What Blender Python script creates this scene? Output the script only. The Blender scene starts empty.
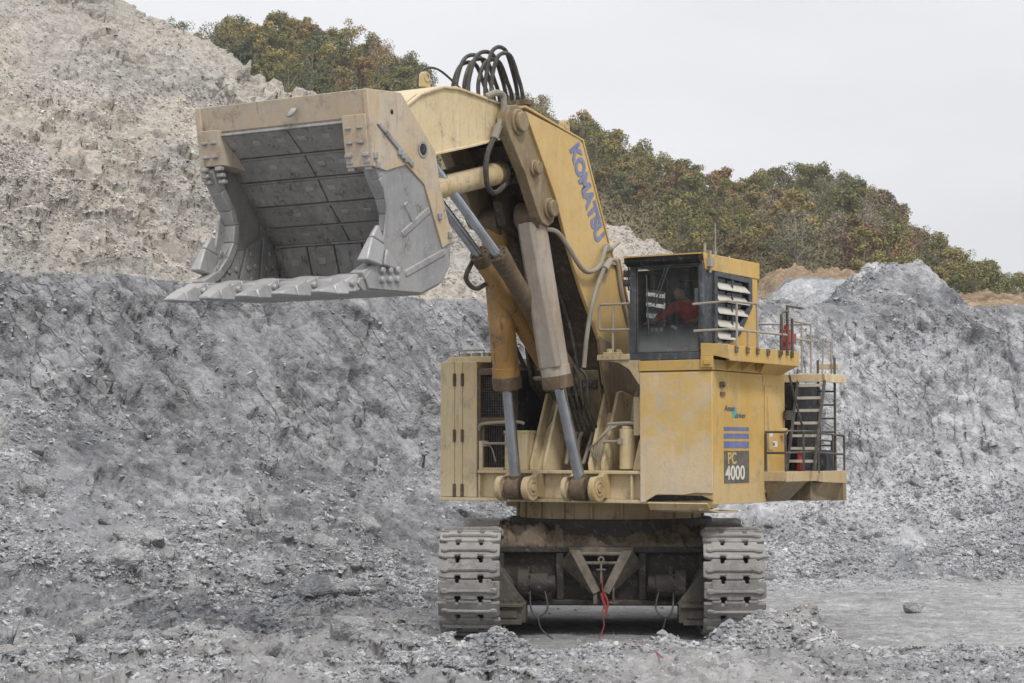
import bpy, bmesh, math, random
import numpy as np
from mathutils import Vector, Matrix
random.seed(7); RNG = np.random.default_rng(11)
R = math.radians
scene = bpy.context.scene
COL = scene.collection

# ------------------------------------------------------------------ camera
cam = bpy.data.cameras.new("camera"); cam.lens = 70.0; cam.sensor_width = 36.0
cam.clip_start = 0.5; cam.clip_end = 6000
co = bpy.data.objects.new("camera", cam); COL.objects.link(co)
co.location = (-2.2, -44.6, 3.9); co.rotation_euler = (R(90 + 3.119), 0, 0)
scene.camera = co

# ------------------------------------------------------------------ sky and sun (bright overcast)
SUN_EL, SUN_AZ = 50.0, 158.0          # azimuth measured clockwise from +Y
world = bpy.data.worlds.new("World"); scene.world = world; world.use_nodes = True
nt = world.node_tree; N = nt.nodes; L = nt.links
bg = N["Background"]; bg.inputs["Strength"].default_value = 0.1
sky = N.new("ShaderNodeTexSky"); sky.sky_type = 'NISHITA'; sky.sun_disc = False
sky.sun_elevation = R(SUN_EL); sky.sun_rotation = R(SUN_AZ); sky.dust_density = 3.0
tc = N.new("ShaderNodeTexCoord")
sep = N.new("ShaderNodeSeparateXYZ"); L.new(tc.outputs["Generated"], sep.inputs[0])
ramp = N.new("ShaderNodeMapRange"); ramp.inputs["From Min"].default_value = 0.0; ramp.inputs["From Max"].default_value = 1.0
ramp.inputs["To Min"].default_value = 5.85; ramp.inputs["To Max"].default_value = 12.0
L.new(sep.outputs["Z"], ramp.inputs["Value"])
cn = N.new("ShaderNodeTexNoise"); cn.inputs["Scale"].default_value = 3.0; cn.inputs["Detail"].default_value = 5.0
cmap = N.new("ShaderNodeMapping"); cmap.inputs["Scale"].default_value = (1, 1, 3.5)
L.new(tc.outputs["Generated"], cmap.inputs[0]); L.new(cmap.outputs[0], cn.inputs["Vector"])
cr = N.new("ShaderNodeMapRange"); cr.inputs["From Min"].default_value = 0.3; cr.inputs["From Max"].default_value = 0.7
cr.inputs["To Min"].default_value = 0.92; cr.inputs["To Max"].default_value = 1.07
L.new(cn.outputs["Fac"], cr.inputs["Value"])
mul = N.new("ShaderNodeMath"); mul.operation = 'MULTIPLY'; L.new(ramp.outputs[0], mul.inputs[0]); L.new(cr.outputs[0], mul.inputs[1])
tint = N.new("ShaderNodeVectorMath"); tint.operation = 'SCALE'; tint.inputs[0].default_value = (0.995, 0.99, 1.015)
L.new(mul.outputs[0], tint.inputs["Scale"])
mx = N.new("ShaderNodeMixRGB"); mx.inputs["Fac"].default_value = 0.93
L.new(sky.outputs[0], mx.inputs[1]); L.new(tint.outputs[0], mx.inputs[2]); L.new(mx.outputs[0], bg.inputs["Color"])

sun = bpy.data.lights.new("sun", 'SUN'); sun.energy = 1.5; sun.angle = R(11); sun.color = (1.0, 0.96, 0.9)
so = bpy.data.objects.new("sun", sun); COL.objects.link(so)
sd = Vector((math.sin(R(SUN_AZ)) * math.cos(R(SUN_EL)), math.cos(R(SUN_AZ)) * math.cos(R(SUN_EL)), math.sin(R(SUN_EL))))
so.rotation_euler = sd.to_track_quat('Z', 'Y').to_euler(); so.location = sd * 60

scene.view_settings.view_transform = 'Standard'; scene.view_settings.look = 'None'
scene.view_settings.exposure = 0.43; scene.view_settings.gamma = 1.0; scene.view_settings.use_curve_mapping = False
scene.cycles.use_denoising = True
scene.cycles.max_bounces = 6; scene.cycles.diffuse_bounces = 3; scene.cycles.transparent_max_bounces = 8

# ------------------------------------------------------------------ materials
def new_mat(name):
    m = bpy.data.materials.new(name); m.use_nodes = True
    nt = m.node_tree; return m, nt, nt.nodes["Principled BSDF"]
def noise(nt, vec, scale, detail=6, rough=0.6):
    n = nt.nodes.new("ShaderNodeTexNoise"); n.inputs["Scale"].default_value = scale
    n.inputs["Detail"].default_value = detail; n.inputs["Roughness"].default_value = rough
    if vec is not None: nt.links.new(vec, n.inputs["Vector"])
    return n.outputs["Fac"]
def rng(nt, val, a, b, c=0.0, d=1.0, smooth=False):
    n = nt.nodes.new("ShaderNodeMapRange"); n.inputs["From Min"].default_value = a; n.inputs["From Max"].default_value = b
    n.inputs["To Min"].default_value = c; n.inputs["To Max"].default_value = d
    if smooth: n.interpolation_type = 'SMOOTHSTEP'
    nt.links.new(val, n.inputs["Value"]); return n.outputs[0]
def math_(nt, op, a, b=None):
    n = nt.nodes.new("ShaderNodeMath"); n.operation = op; n.use_clamp = False
    for i, v in enumerate((a, b)):
        if v is None: continue
        if isinstance(v, (int, float)): n.inputs[i].default_value = v
        else: nt.links.new(v, n.inputs[i])
    return n.outputs[0]
def mix(nt, fac, a, b, mode='MIX'):
    n = nt.nodes.new("ShaderNodeMixRGB"); n.blend_type = mode; n.use_clamp = False
    for i, v in ((0, fac), (1, a), (2, b)):
        if isinstance(v, (int, float)): n.inputs[i].default_value = v
        elif isinstance(v, tuple): n.inputs[i].default_value = (*v, 1)
        else: nt.links.new(v, n.inputs[i])
    return n.outputs[0]
def objcoord(nt, scale=None):
    t = nt.nodes.new("ShaderNodeTexCoord"); o = t.outputs["Object"]
    if scale:
        m = nt.nodes.new("ShaderNodeMapping"); m.inputs["Scale"].default_value = scale
        nt.links.new(o, m.inputs[0]); o = m.outputs[0]
    return o
def bump(nt, b, h, strength, dist):
    n = nt.nodes.new("ShaderNodeBump"); n.inputs["Strength"].default_value = strength; n.inputs["Distance"].default_value = dist
    nt.links.new(h, n.inputs["Height"]); nt.links.new(n.outputs[0], b.inputs["Normal"])

def paint(name, base, dust, amount, streak=0.5, rough=0.62, grime=(0.10, 0.075, 0.05), grime_amt=0.3, shift=False, zdust=None, scrape=0.35, metal=0.0):
    """worn paint under dust: patches and run marks of dust, dark grime runs, splashes, scrapes, chips on the edges"""
    m, nt, b = new_mat(name)
    v = objcoord(nt); vs = objcoord(nt, (2.6, 2.6, 0.30))
    md = nt.nodes.new("ShaderNodeMapping"); md.inputs["Rotation"].default_value = (R(38), R(38), 0); nt.links.new(v, md.inputs[0])
    me_ = nt.nodes.new("ShaderNodeMapping"); me_.inputs["Scale"].default_value = (2.2, 2.2, 0.35); nt.links.new(md.outputs[0], me_.inputs[0]); vd = me_.outputs[0]
    if shift:      # repeated pieces each carry their own dirt
        oi = nt.nodes.new("ShaderNodeObjectInfo"); q = math_(nt, 'MULTIPLY', oi.outputs["Random"], 57.0)
        def sh(x):
            n = nt.nodes.new("ShaderNodeVectorMath"); n.operation = 'ADD'; nt.links.new(x, n.inputs[0]); nt.links.new(q, n.inputs[1]); return n.outputs[0]
        v, vs, vd = sh(v), sh(vs), sh(vd)
    big = noise(nt, v, 0.55, 10, 0.68); n1 = noise(nt, v, 2.0, 10, 0.70); run = noise(nt, vs, 1.6, 7, 0.62); run2 = noise(nt, vs, 3.7, 5, 0.6)
    fine = noise(nt, v, 17, 5, 0.72); scr = noise(nt, vd, 5.0, 6, 0.7); spl = noise(nt, v, 8.5, 4, 0.55)
    c = mix(nt, rng(nt, big, 0.3, 0.7), tuple(x * 0.80 for x in base), tuple(x * 1.12 for x in base))
    k = 0.66 - 0.34 * amount
    dn = math_(nt, 'ADD', math_(nt, 'MULTIPLY', big, 0.55), math_(nt, 'MULTIPLY', n1, 0.45))
    if zdust:      # road dust and splashed mud cling to the lowest part of the panel
        zz = nt.nodes.new("ShaderNodeSeparateXYZ"); nt.links.new(v, zz.inputs[0]); dn = math_(nt, 'ADD', dn, rng(nt, zz.outputs["Z"], zdust[0], zdust[1], 0.22, 0.0))
    d = rng(nt, dn, k - 0.10, k + 0.12, 0.25 * amount, 0.45 + 0.5 * amount, True)
    c = mix(nt, d, c, dust)
    pale = tuple(min(1, x * 1.12 + 0.03) for x in dust)
    c = mix(nt, rng(nt, run, 0.52, 0.70, 0, 0.55 * streak, True), c, pale)
    c = mix(nt, rng(nt, run2, 0.55, 0.72, 0, 0.9 * streak * grime_amt, True), c, grime)
    g = math_(nt, 'MULTIPLY', rng(nt, n1, 0.52, 0.68), rng(nt, fine, 0.38, 0.60))
    c = mix(nt, math_(nt, 'MULTIPLY', g, grime_amt * 1.3), c, grime)
    c = mix(nt, rng(nt, spl, 0.66, 0.70, 0, 0.55 * min(1, grime_amt * 1.6)), c, tuple(0.5 * (x + y) for x, y in zip(grime, dust)))
    c = mix(nt, rng(nt, scr, 0.54, 0.66, 0, scrape), c, tuple(0.24 + 0.3 * x for x in dust))
    c = mix(nt, rng(nt, fine, 0.30, 0.72, 0.22, 0.0), c, tuple(x * 0.45 for x in dust))
    geo = nt.nodes.new("ShaderNodeNewGeometry"); sp = nt.nodes.new("ShaderNodeSeparateXYZ"); nt.links.new(geo.outputs["Normal"], sp.inputs[0])
    c = mix(nt, math_(nt, 'MULTIPLY', rng(nt, sp.outputs["Z"], 0.45, 0.9), rng(nt, n1, 0.3, 0.6, 0.35, 0.85)), c, tuple(0.92 * x for x in dust))     # dust settled on flat tops
    nt.links.new(c, b.inputs["Base Color"])
    nt.links.new(rng(nt, d, 0, 1, rough - 0.08, 0.9), b.inputs["Roughness"])
    b.inputs["Specular IOR Level"].default_value = 0.28; b.inputs["Metallic"].default_value = metal
    bump(nt, b, math_(nt, 'ADD', math_(nt, 'MULTIPLY', fine, 0.6), math_(nt, 'ADD', math_(nt, 'MULTIPLY', n1, 1.4), math_(nt, 'MULTIPLY', big, 2.5))), 0.35, 0.014)
    return m
DUST = (0.50, 0.40, 0.26); GDUST = (0.36, 0.345, 0.32)
M = {}
M['yellow'] = paint('yellow paint', (0.57, 0.345, 0.062), (0.52, 0.415, 0.25), 0.36, 0.5, grime_amt=0.42, zdust=(2.85, 3.7), scrape=0.25)
M['boomyel'] = paint('boom yellow paint', (0.58, 0.38, 0.115), (0.56, 0.43, 0.235), 0.5, 0.5, grime_amt=0.25)
M['dusty'] = paint('dusty yellow paint', (0.47, 0.33, 0.13), (0.52, 0.43, 0.29), 0.55, 0.9, grime=(0.11, 0.075, 0.042), grime_amt=0.75)
M['cream'] = paint('dust covered cream paint', (0.60, 0.465, 0.225), (0.62, 0.52, 0.36), 0.55, 0.7, grime=(0.15, 0.10, 0.055), grime_amt=0.6, zdust=(2.8, 3.3))
M['caked'] = paint('paint caked in pale dust', (0.64, 0.41, 0.085), (0.63, 0.555, 0.46), 0.34, 0.45, grime=(0.36, 0.32, 0.31), grime_amt=0.45, zdust=(2.9, 4.3), scrape=0.75)
M['brown'] = paint('oily brown grime', (0.10, 0.068, 0.04), (0.20, 0.15, 0.095), 0.42, 0.8, grime=(0.022, 0.018, 0.015), grime_amt=0.7)
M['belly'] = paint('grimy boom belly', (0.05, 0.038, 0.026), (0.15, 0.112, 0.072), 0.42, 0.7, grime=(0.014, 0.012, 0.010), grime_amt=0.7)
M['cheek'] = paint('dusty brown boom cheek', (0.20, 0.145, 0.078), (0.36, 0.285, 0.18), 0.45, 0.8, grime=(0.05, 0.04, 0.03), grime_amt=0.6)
M['ochre'] = paint('worn ochre paint', (0.45, 0.235, 0.05), (0.29, 0.205, 0.115), 0.42, 1.0, grime=(0.06, 0.045, 0.035), grime_amt=0.7)
M['dirty'] = paint('dark dirty frame', (0.024, 0.021, 0.018), (0.075, 0.065, 0.053), 0.40, 0.5, grime=(0.012, 0.011, 0.010), grime_amt=0.7)
M['gusset'] = paint('muddy track frame', (0.05, 0.044, 0.036), (0.14, 0.125, 0.10), 0.5, 0.5, grime=(0.02, 0.018, 0.016), grime_amt=0.6)
M['mud'] = paint('dried mud', (0.06, 0.045, 0.031), (0.17, 0.135, 0.095), 0.5, 0.1, rough=0.9)
M['black'] = paint('dark grey frame paint', (0.035, 0.042, 0.05), (0.12, 0.13, 0.14), 0.36, 0.9)
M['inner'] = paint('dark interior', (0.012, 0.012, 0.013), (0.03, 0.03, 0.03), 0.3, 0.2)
M['rail'] = paint('dusty rail tube', (0.26, 0.23, 0.17), (0.38, 0.345, 0.28), 0.6, 0.2)
M['darkrail'] = paint('dark rail tube', (0.05, 0.047, 0.042), (0.15, 0.135, 0.115), 0.4, 0.2)
M['bsteel'] = paint('rock polished bucket steel', (0.27, 0.27, 0.275), (0.42, 0.415, 0.40), 0.5, 0.35, rough=0.45, grime=(0.12, 0.115, 0.11), grime_amt=1.0, scrape=0.75, metal=0.35)
M['bdark'] = paint('bucket liner steel', (0.17, 0.168, 0.166), (0.33, 0.325, 0.31), 0.5, 0.9, rough=0.5, grime=(0.06, 0.046, 0.034), grime_amt=0.9, scrape=0.4)
M['btan'] = paint('scraped bucket paint', (0.55, 0.385, 0.175), (0.45, 0.41, 0.355), 0.62, 0.6, scrape=0.6, grime=(0.21, 0.125, 0.07), grime_amt=0.75)
M['track'] = paint('worn track steel with dust', (0.145, 0.14, 0.135), (0.37, 0.36, 0.34), 0.50, 0.5, rough=0.5, scrape=0.4, grime=(0.05, 0.046, 0.04), grime_amt=0.9, shift=True)
M['tooth'] = paint('ground down tooth steel', (0.33, 0.33, 0.335), (0.43, 0.425, 0.42), 0.5, 0.6, rough=0.42, grime=(0.17, 0.17, 0.17), grime_amt=0.7, scrape=0.6, metal=0.4)
M['hose'] = paint('dusty rubber hose', (0.022, 0.022, 0.022), (0.15, 0.135, 0.11), 0.34, 0.1, rough=0.6)
M['dusthose'] = paint('dust coated hose', (0.18, 0.16, 0.13), (0.33, 0.30, 0.25), 0.6, 0.1, rough=0.7)
M['louver'] = paint('pale louvre blade', (0.62, 0.60, 0.54), (0.5, 0.47, 0.41), 0.5, 0.4)
M['white'] = paint('white plastic', (0.7, 0.7, 0.7), (0.5, 0.48, 0.44), 0.3, 0.2)
M['red'] = paint('red paint', (0.38, 0.025, 0.03), (0.4, 0.2, 0.17), 0.3, 0.2)
M['blue'] = paint('blue decal', (0.075, 0.12, 0.34), (0.34, 0.33, 0.33), 0.42, 0.5, rough=0.5)
M['decal'] = paint('charcoal decal', (0.075, 0.072, 0.068), (0.30, 0.26, 0.18), 0.32, 0.9)
M['cyan'] = paint('cyan decal', (0.03, 0.36, 0.40), (0.4, 0.38, 0.3), 0.3, 0.2)
M['navy'] = paint('navy decal', (0.04, 0.06, 0.16), (0.4, 0.32, 0.2), 0.35, 0.2)
M['lettering'] = paint('white lettering', (0.72, 0.70, 0.62), (0.5, 0.42, 0.3), 0.25, 0.3)
M['letteryel'] = paint('yellow lettering', (0.62, 0.42, 0.10), (0.5, 0.4, 0.22), 0.35, 0.3)
def plain(name, col, rough=0.6, metal=0.0, nscale=6.0, var=0.25):
    m, nt, b = new_mat(name); v = objcoord(nt); n = noise(nt, v, nscale, 5)
    c = mix(nt, rng(nt, n, 0.3, 0.7), tuple(x * (1 - var) for x in col), tuple(min(1, x * (1 + var)) for x in col))
    nt.links.new(c, b.inputs["Base Color"]); b.inputs["Roughness"].default_value = rough; b.inputs["Metallic"].default_value = metal
    return m
M['chrome'] = plain('cylinder rod chrome', (0.42, 0.45, 0.49), 0.24, 0.85, 3, 0.2)
M['skin'] = plain('skin', (0.42, 0.22, 0.15), 0.5)
M['hair'] = plain('dark hair', (0.02, 0.016, 0.013), 0.7)
M['shirt'] = plain('red shirt cloth', (0.46, 0.035, 0.02), 0.85, 0, 9, 0.2)
M['trousers'] = plain('navy work trousers', (0.02, 0.023, 0.032), 0.9)
M['reflect'] = plain('reflective tape', (0.62, 0.64, 0.5), 0.4)
M['tapered'] = plain('red cord', (0.24, 0.035, 0.035), 0.8, 0, 30, 0.3)
M['tapewhite'] = plain('white tape', (0.55, 0.42, 0.40), 0.8, 0, 30, 0.2)
m, nt, b = new_mat('dusty cab glass')
tr = nt.nodes.new("ShaderNodeBsdfTransparent"); tr.inputs[0].default_value = (0.80, 0.84, 0.84, 1)
gl = nt.nodes.new("ShaderNodeBsdfGlossy"); gl.inputs["Roughness"].default_value = 0.03; gl.inputs["Color"].default_value = (0.8, 0.85, 0.9, 1)
df = nt.nodes.new("ShaderNodeBsdfDiffuse"); df.inputs[0].default_value = (0.38, 0.39, 0.39, 1)
fr = nt.nodes.new("ShaderNodeFresnel"); fr.inputs[0].default_value = 1.35
v = objcoord(nt); vz = objcoord(nt, (9, 9, 0.5))
s = nt.nodes.new("ShaderNodeSeparateXYZ"); nt.links.new(v, s.inputs[0])
low = rng(nt, s.outputs["Z"], 5.8, 6.55, 0.30, 0.02, True)
d = math_(nt, 'ADD', low, rng(nt, noise(nt, vz, 2.0), 0.48, 0.78, 0.0, 0.10))
m1 = nt.nodes.new("ShaderNodeMixShader"); nt.links.new(fr.outputs[0], m1.inputs[0]); nt.links.new(tr.outputs[0], m1.inputs[1]); nt.links.new(gl.outputs[0], m1.inputs[2])
m2 = nt.nodes.new("ShaderNodeMixShader"); nt.links.new(d, m2.inputs[0]); nt.links.new(m1.outputs[0], m2.inputs[1]); nt.links.new(df.outputs[0], m2.inputs[2])
nt.links.new(m2.outputs[0], nt.nodes["Material Output"].inputs["Surface"]); M['glass'] = m

def rock_mat(name, cols, scale=1.0, attr=True, rubble=False):
    """cols: list of (mid, light, dark); terrain uses the vertex attributes 'tan' and 'floor' written from where each soil lies"""
    m, nt, b = new_mat(name); v = objcoord(nt)
    big = noise(nt, v, 0.16 * scale, 8, 0.6); med = noise(nt, v, 0.9 * scale, 8, 0.68); fine = noise(nt, v, 7 * scale, 6, 0.75)
    vo = nt.nodes.new("ShaderNodeTexVoronoi"); vo.inputs["Scale"].default_value = 5.5 * scale; nt.links.new(v, vo.inputs["Vector"])
    vo2 = nt.nodes.new("ShaderNodeTexVoronoi"); vo2.inputs["Scale"].default_value = 14 * scale; nt.links.new(v, vo2.inputs["Vector"])
    def tone(mid, light, dark):
        c = mix(nt, rng(nt, big, 0.36, 0.64), dark, mid)
        c = mix(nt, rng(nt, med, 0.48, 0.74, 0, 0.8), c, light)
        c = mix(nt, rng(nt, fine, 0.44, 0.30, 0, 0.55), c, tuple(x * 0.55 for x in dark))
        return c
    c = tone(*cols[0])
    # bedding and blast fractures dipping to the lower right
    mr = nt.nodes.new("ShaderNodeMapping"); mr.inputs["Rotation"].default_value = (0, R(-50), R(12)); nt.links.new(v, mr.inputs[0])
    ms = nt.nodes.new("ShaderNodeMapping"); ms.inputs["Scale"].default_value = (0.30, 0.8, 2.6); nt.links.new(mr.outputs[0], ms.inputs[0])
    bed = noise(nt, ms.outputs[0], 1.1 * scale, 9, 0.68)
    vc = nt.nodes.new("ShaderNodeTexVoronoi"); vc.feature = 'DISTANCE_TO_EDGE'; vc.inputs["Scale"].default_value = 0.75 * scale
    wob = nt.nodes.new("ShaderNodeVectorMath"); wob.operation = 'ADD'
    nn = nt.nodes.new("ShaderNodeTexNoise"); nn.inputs["Scale"].default_value = 1.4; nn.inputs["Detail"].default_value = 6; nt.links.new(v, nn.inputs["Vector"])
    nt.links.new(ms.outputs[0], wob.inputs[0]); nt.links.new(nn.outputs["Color"], wob.inputs[1]); nt.links.new(wob.outputs[0], vc.inputs["Vector"])
    crack = math_(nt, 'MULTIPLY', rng(nt, vc.outputs["Distance"], 0.0, 0.035, 1.0, 0.0), rng(nt, med, 0.42, 0.58))
    if not rubble:
        cf = nt.nodes.new("ShaderNodeAttribute"); cf.attribute_name = 'face'; cff = cf.outputs["Fac"]
        c = mix(nt, math_(nt, 'MULTIPLY', rng(nt, bed, 0.40, 0.66, 0, 0.75), cff), c, cols[0][1])
        c = mix(nt, math_(nt, 'MULTIPLY', rng(nt, bed, 0.46, 0.30, 0, 0.75), cff), c, tuple(x * 0.8 for x in cols[0][2]))
        c = mix(nt, math_(nt, 'MULTIPLY', math_(nt, 'MULTIPLY', crack, 0.4), cff), c, tuple(x * 0.35 for x in cols[0][2]))
    if attr:
        for nm, k in (('upper', 1), ('floor', 2), ('soil', 3), ('pale', 4)):
            a = nt.nodes.new("ShaderNodeAttribute"); a.attribute_name = nm
            f = math_(nt, 'ADD', a.outputs["Fac"], math_(nt, 'MULTIPLY', math_(nt, 'SUBTRACT', med, 0.5), 0.9))
            f = rng(nt, f, 0.38, 0.62) if nm == 'upper' else rng(nt, f, 0.3, 0.7); c = mix(nt, f, c, tone(*cols[k]))
    # individual stones: each Voronoi cell has its own tone
    sepc = nt.nodes.new("ShaderNodeSeparateColor"); nt.links.new(vo.outputs["Color"], sepc.inputs[0])
    c = mix(nt, 1.0, c, mix(nt, sepc.outputs[0], (0.80, 0.80, 0.80), (1.16, 1.16, 1.17)), 'MULTIPLY')
    if rubble:
        g = nt.nodes.new("ShaderNodeNewGeometry")
        c = mix(nt, 1.0, c, mix(nt, g.outputs["Random Per Island"], (0.62, 0.62, 0.63), (1.35, 1.34, 1.32)), 'MULTIPLY')
    nt.links.new(c, b.inputs["Base Color"]); b.inputs["Roughness"].default_value = 0.92; b.inputs["Specular IOR Level"].default_value = 0.15
    h = math_(nt, 'ADD', math_(nt, 'MULTIPLY', fine, 0.6), math_(nt, 'MULTIPLY', med, 0.8))
    h = math_(nt, 'ADD', h, math_(nt, 'MULTIPLY', vo.outputs["Distance"], -0.55))
    h = math_(nt, 'ADD', h, math_(nt, 'MULTIPLY', vo2.outputs["Distance"], -0.25))
    if not rubble: h = math_(nt, 'ADD', h, math_(nt, 'MULTIPLY', cff, math_(nt, 'SUBTRACT', math_(nt, 'MULTIPLY', bed, 1.3), math_(nt, 'MULTIPLY', crack, 0.8))))
    bump(nt, b, h, 0.9 if not rubble else 0.5, 0.16 if not rubble else 0.06)
    return m
G0 = ((0.280, 0.286, 0.297), (0.465, 0.471, 0.48), (0.140, 0.144, 0.152))     # blue grey blasted rock
G1 = ((0.475, 0.44, 0.38), (0.60, 0.572, 0.52), (0.36, 0.345, 0.318))      # beige spoil
G2 = ((0.36, 0.358, 0.355), (0.47, 0.462, 0.45), (0.28, 0.28, 0.282))      # floor dust
G3 = ((0.35, 0.255, 0.165), (0.48, 0.385, 0.275), (0.19, 0.135, 0.09))         # tan soil
G4 = ((0.48, 0.487, 0.50), (0.62, 0.625, 0.635), (0.35, 0.357, 0.37))          # pale fresh rock
M['terrain'] = rock_mat('quarry rock', [G0, G1, G2, G3, G4])
M['rubble'] = rock_mat('loose grey rubble', [((0.355, 0.362, 0.375), (0.50, 0.507, 0.515), (0.25, 0.257, 0.268))], 1.0, False, True)
M['rubbletan'] = rock_mat('loose beige rubble', [((0.46, 0.435, 0.395), (0.60, 0.575, 0.535), (0.35, 0.335, 0.315))], 1.0, False, True)
M['boulder'] = rock_mat('boulder stone', [((0.44, 0.446, 0.456), (0.58, 0.585, 0.59), (0.30, 0.305, 0.314))], 1.3, False)
M['paleboulder'] = rock_mat('pale boulder stone', [((0.50, 0.50, 0.50), (0.66, 0.66, 0.655), (0.36, 0.362, 0.365))], 1.3, False)
def leaf_mat(name, col):
    m, nt, b = new_mat(name); v = objcoord(nt); n = noise(nt, v, 0.9, 4)
    oi = nt.nodes.new("ShaderNodeObjectInfo")
    c = mix(nt, rng(nt, n, 0.3, 0.7), tuple(x * 0.7 for x in col), tuple(x * 1.3 for x in col))
    c = mix(nt, 1.0, c, mix(nt, oi.outputs["Random"], (0.66, 0.74, 0.68), (1.34, 1.22, 1.2)), 'MULTIPLY')
    g = nt.nodes.new("ShaderNodeNewGeometry")
    c = mix(nt, 1.0, c, mix(nt, g.outputs["Random Per Island"], (0.82, 0.82, 0.82), (1.18, 1.18, 1.16)), 'MULTIPLY')
    nt.links.new(c, b.inputs["Base Color"]); b.inputs["Roughness"].default_value = 0.8; b.inputs["Specular IOR Level"].default_value = 0.2
    return m
M['bark'] = plain('bark', (0.19, 0.17, 0.145), 0.9)
# ------------------------------------------------------------------ helpers
def tag(o, label=None, cat=None, group=None, kind=None):
    if label: o['label'] = label
    if cat: o['category'] = cat
    if group: o['group'] = group
    if kind: o['kind'] = kind
    return o
def empty(name, loc=(0, 0, 0), rz=0.0):
    o = bpy.data.objects.new(name, None); COL.objects.link(o); o.location = loc; o.rotation_euler = (0, 0, rz); o.empty_display_size = 0.3
    return o
def fwd(p):           # machine frame: u to the right, v forward, z up  ->  local x, -y, z
    return (p[0], -p[1], p[2])
class MB:
    """collects solids and links them as one mesh object"""
    def __init__(s, flip=True): s.v = []; s.f = []; s.m = []; s.mi = 0; s.flip = flip
    def add(s, vs, fs):
        b = len(s.v); s.v += [tuple(p) for p in vs]; s.f += [tuple(i + b for i in f) for f in fs]; s.m += [s.mi] * len(fs); return s
    def mat(s, i): s.mi = i; return s
    def box(s, a, b):
        (x0, y0, z0), (x1, y1, z1) = a, b
        return s.add([(x0, y0, z0), (x1, y0, z0), (x1, y1, z0), (x0, y1, z0), (x0, y0, z1), (x1, y0, z1), (x1, y1, z1), (x0, y1, z1)],
                     [(0, 1, 2, 3), (4, 5, 6, 7), (0, 1, 5, 4), (1, 2, 6, 5), (2, 3, 7, 6), (3, 0, 4, 7)])
    def hexa(s, a, b):      # two matching loops
        n = len(a); return s.add(list(a) + list(b), [tuple(range(n)), tuple(range(n, 2 * n))] + [(i, (i + 1) % n, n + (i + 1) % n, n + i) for i in range(n)])
    def side(s, u0, u1, prof):   # polygon in (v, z) given thickness in u
        return s.hexa([(u0, v, z) for v, z in prof], [(u1, v, z) for v, z in prof])
    def front(s, v0, v1, prof):  # polygon in (u, z) given thickness in v
        return s.hexa([(u, v0, z) for u, z in prof], [(u, v1, z) for u, z in prof])
    def flat(s, z0, z1, prof):   # polygon in (u, v) given thickness in z
        return s.hexa([(u, v, z0) for u, v in prof], [(u, v, z1) for u, v in prof])
    def sheet(s, u0, u1, line, t, close=False):   # plate following a (v, z) polyline with thickness t on its left side
        n = len(line); off = []
        for i in range(n):
            a = line[max(i - 1, 0)]; b = line[min(i + 1, n - 1)]; dx, dz = b[0] - a[0], b[1] - a[1]; l = math.hypot(dx, dz) or 1
            off.append((line[i][0] - dz / l * t, line[i][1] + dx / l * t))
        for i in range(n - 1):
            q = [line[i], line[i + 1], off[i + 1], off[i]]; s.side(u0, u1, q)
        return s
    def cyl(s, a, b, r, n=20, r2=None, cap=True):
        a, b = Vector(a), Vector(b); d = (b - a).normalized(); r2 = r if r2 is None else r2
        x = d.orthogonal().normalized(); y = d.cross(x); vs = []
        for c, rr in ((a, r), (b, r2)):
            vs += [tuple(c + (x * math.cos(2 * math.pi * i / n) + y * math.sin(2 * math.pi * i / n)) * rr) for i in range(n)]
        fs = [(i, (i + 1) % n, n + (i + 1) % n, n + i) for i in range(n)]
        if cap: fs += [tuple(range(n)), tuple(range(n, 2 * n))]
        return s.add(vs, fs)
    def ring(s, c, axis, r0, r1, h, n=28):   # flat washer
        c = Vector(c); d = Vector(axis).normalized(); x = d.orthogonal().normalized(); y = d.cross(x); vs = []
        for rr, hh in ((r0, -h / 2), (r1, -h / 2), (r1, h / 2), (r0, h / 2)):
            vs += [tuple(c + d * hh + (x * math.cos(2 * math.pi * i / n) + y * math.sin(2 * math.pi * i / n)) * rr) for i in range(n)]
        fs = []
        for k in range(4):
            for i in range(n):
                fs.append((k * n + i, k * n + (i + 1) % n, ((k + 1) % 4) * n + (i + 1) % n, ((k + 1) % 4) * n + i))
        return s.add(vs, fs)
    def tube(s, pts, r, n=8, smooth=0):
        P = [Vector(p) for p in pts]
        if smooth:
            Q = []
            for i in range(len(P) - 1):
                p0 = P[max(i - 1, 0)]; p1 = P[i]; p2 = P[i + 1]; p3 = P[min(i + 2, len(P) - 1)]
                for k in range(smooth):
                    t = k / smooth
                    Q.append(0.5 * ((2 * p1) + (p2 - p0) * t + (2 * p0 - 5 * p1 + 4 * p2 - p3) * t * t + (3 * p1 - p0 - 3 * p2 + p3) * t ** 3))
            Q.append(P[-1]); P = Q
        d0 = (P[1] - P[0]).normalized(); x = d0.orthogonal().normalized(); vs = []
        for i, p in enumerate(P):
            d = (P[min(i + 1, len(P) - 1)] - P[max(i - 1, 0)]).normalized()
            x = (x - d * x.dot(d)).normalized(); y = d.cross(x)
            vs += [tuple(p + (x * math.cos(2 * math.pi * k / n) + y * math.sin(2 * math.pi * k / n)) * r) for k in range(n)]
        fs = [(i * n + k, i * n + (k + 1) % n, (i + 1) * n + (k + 1) % n, (i + 1) * n + k) for i in range(len(P) - 1) for k in range(n)]
        fs += [tuple(range(n)), tuple(range((len(P) - 1) * n, len(P) * n))]
        return s.add(vs, fs)
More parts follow.
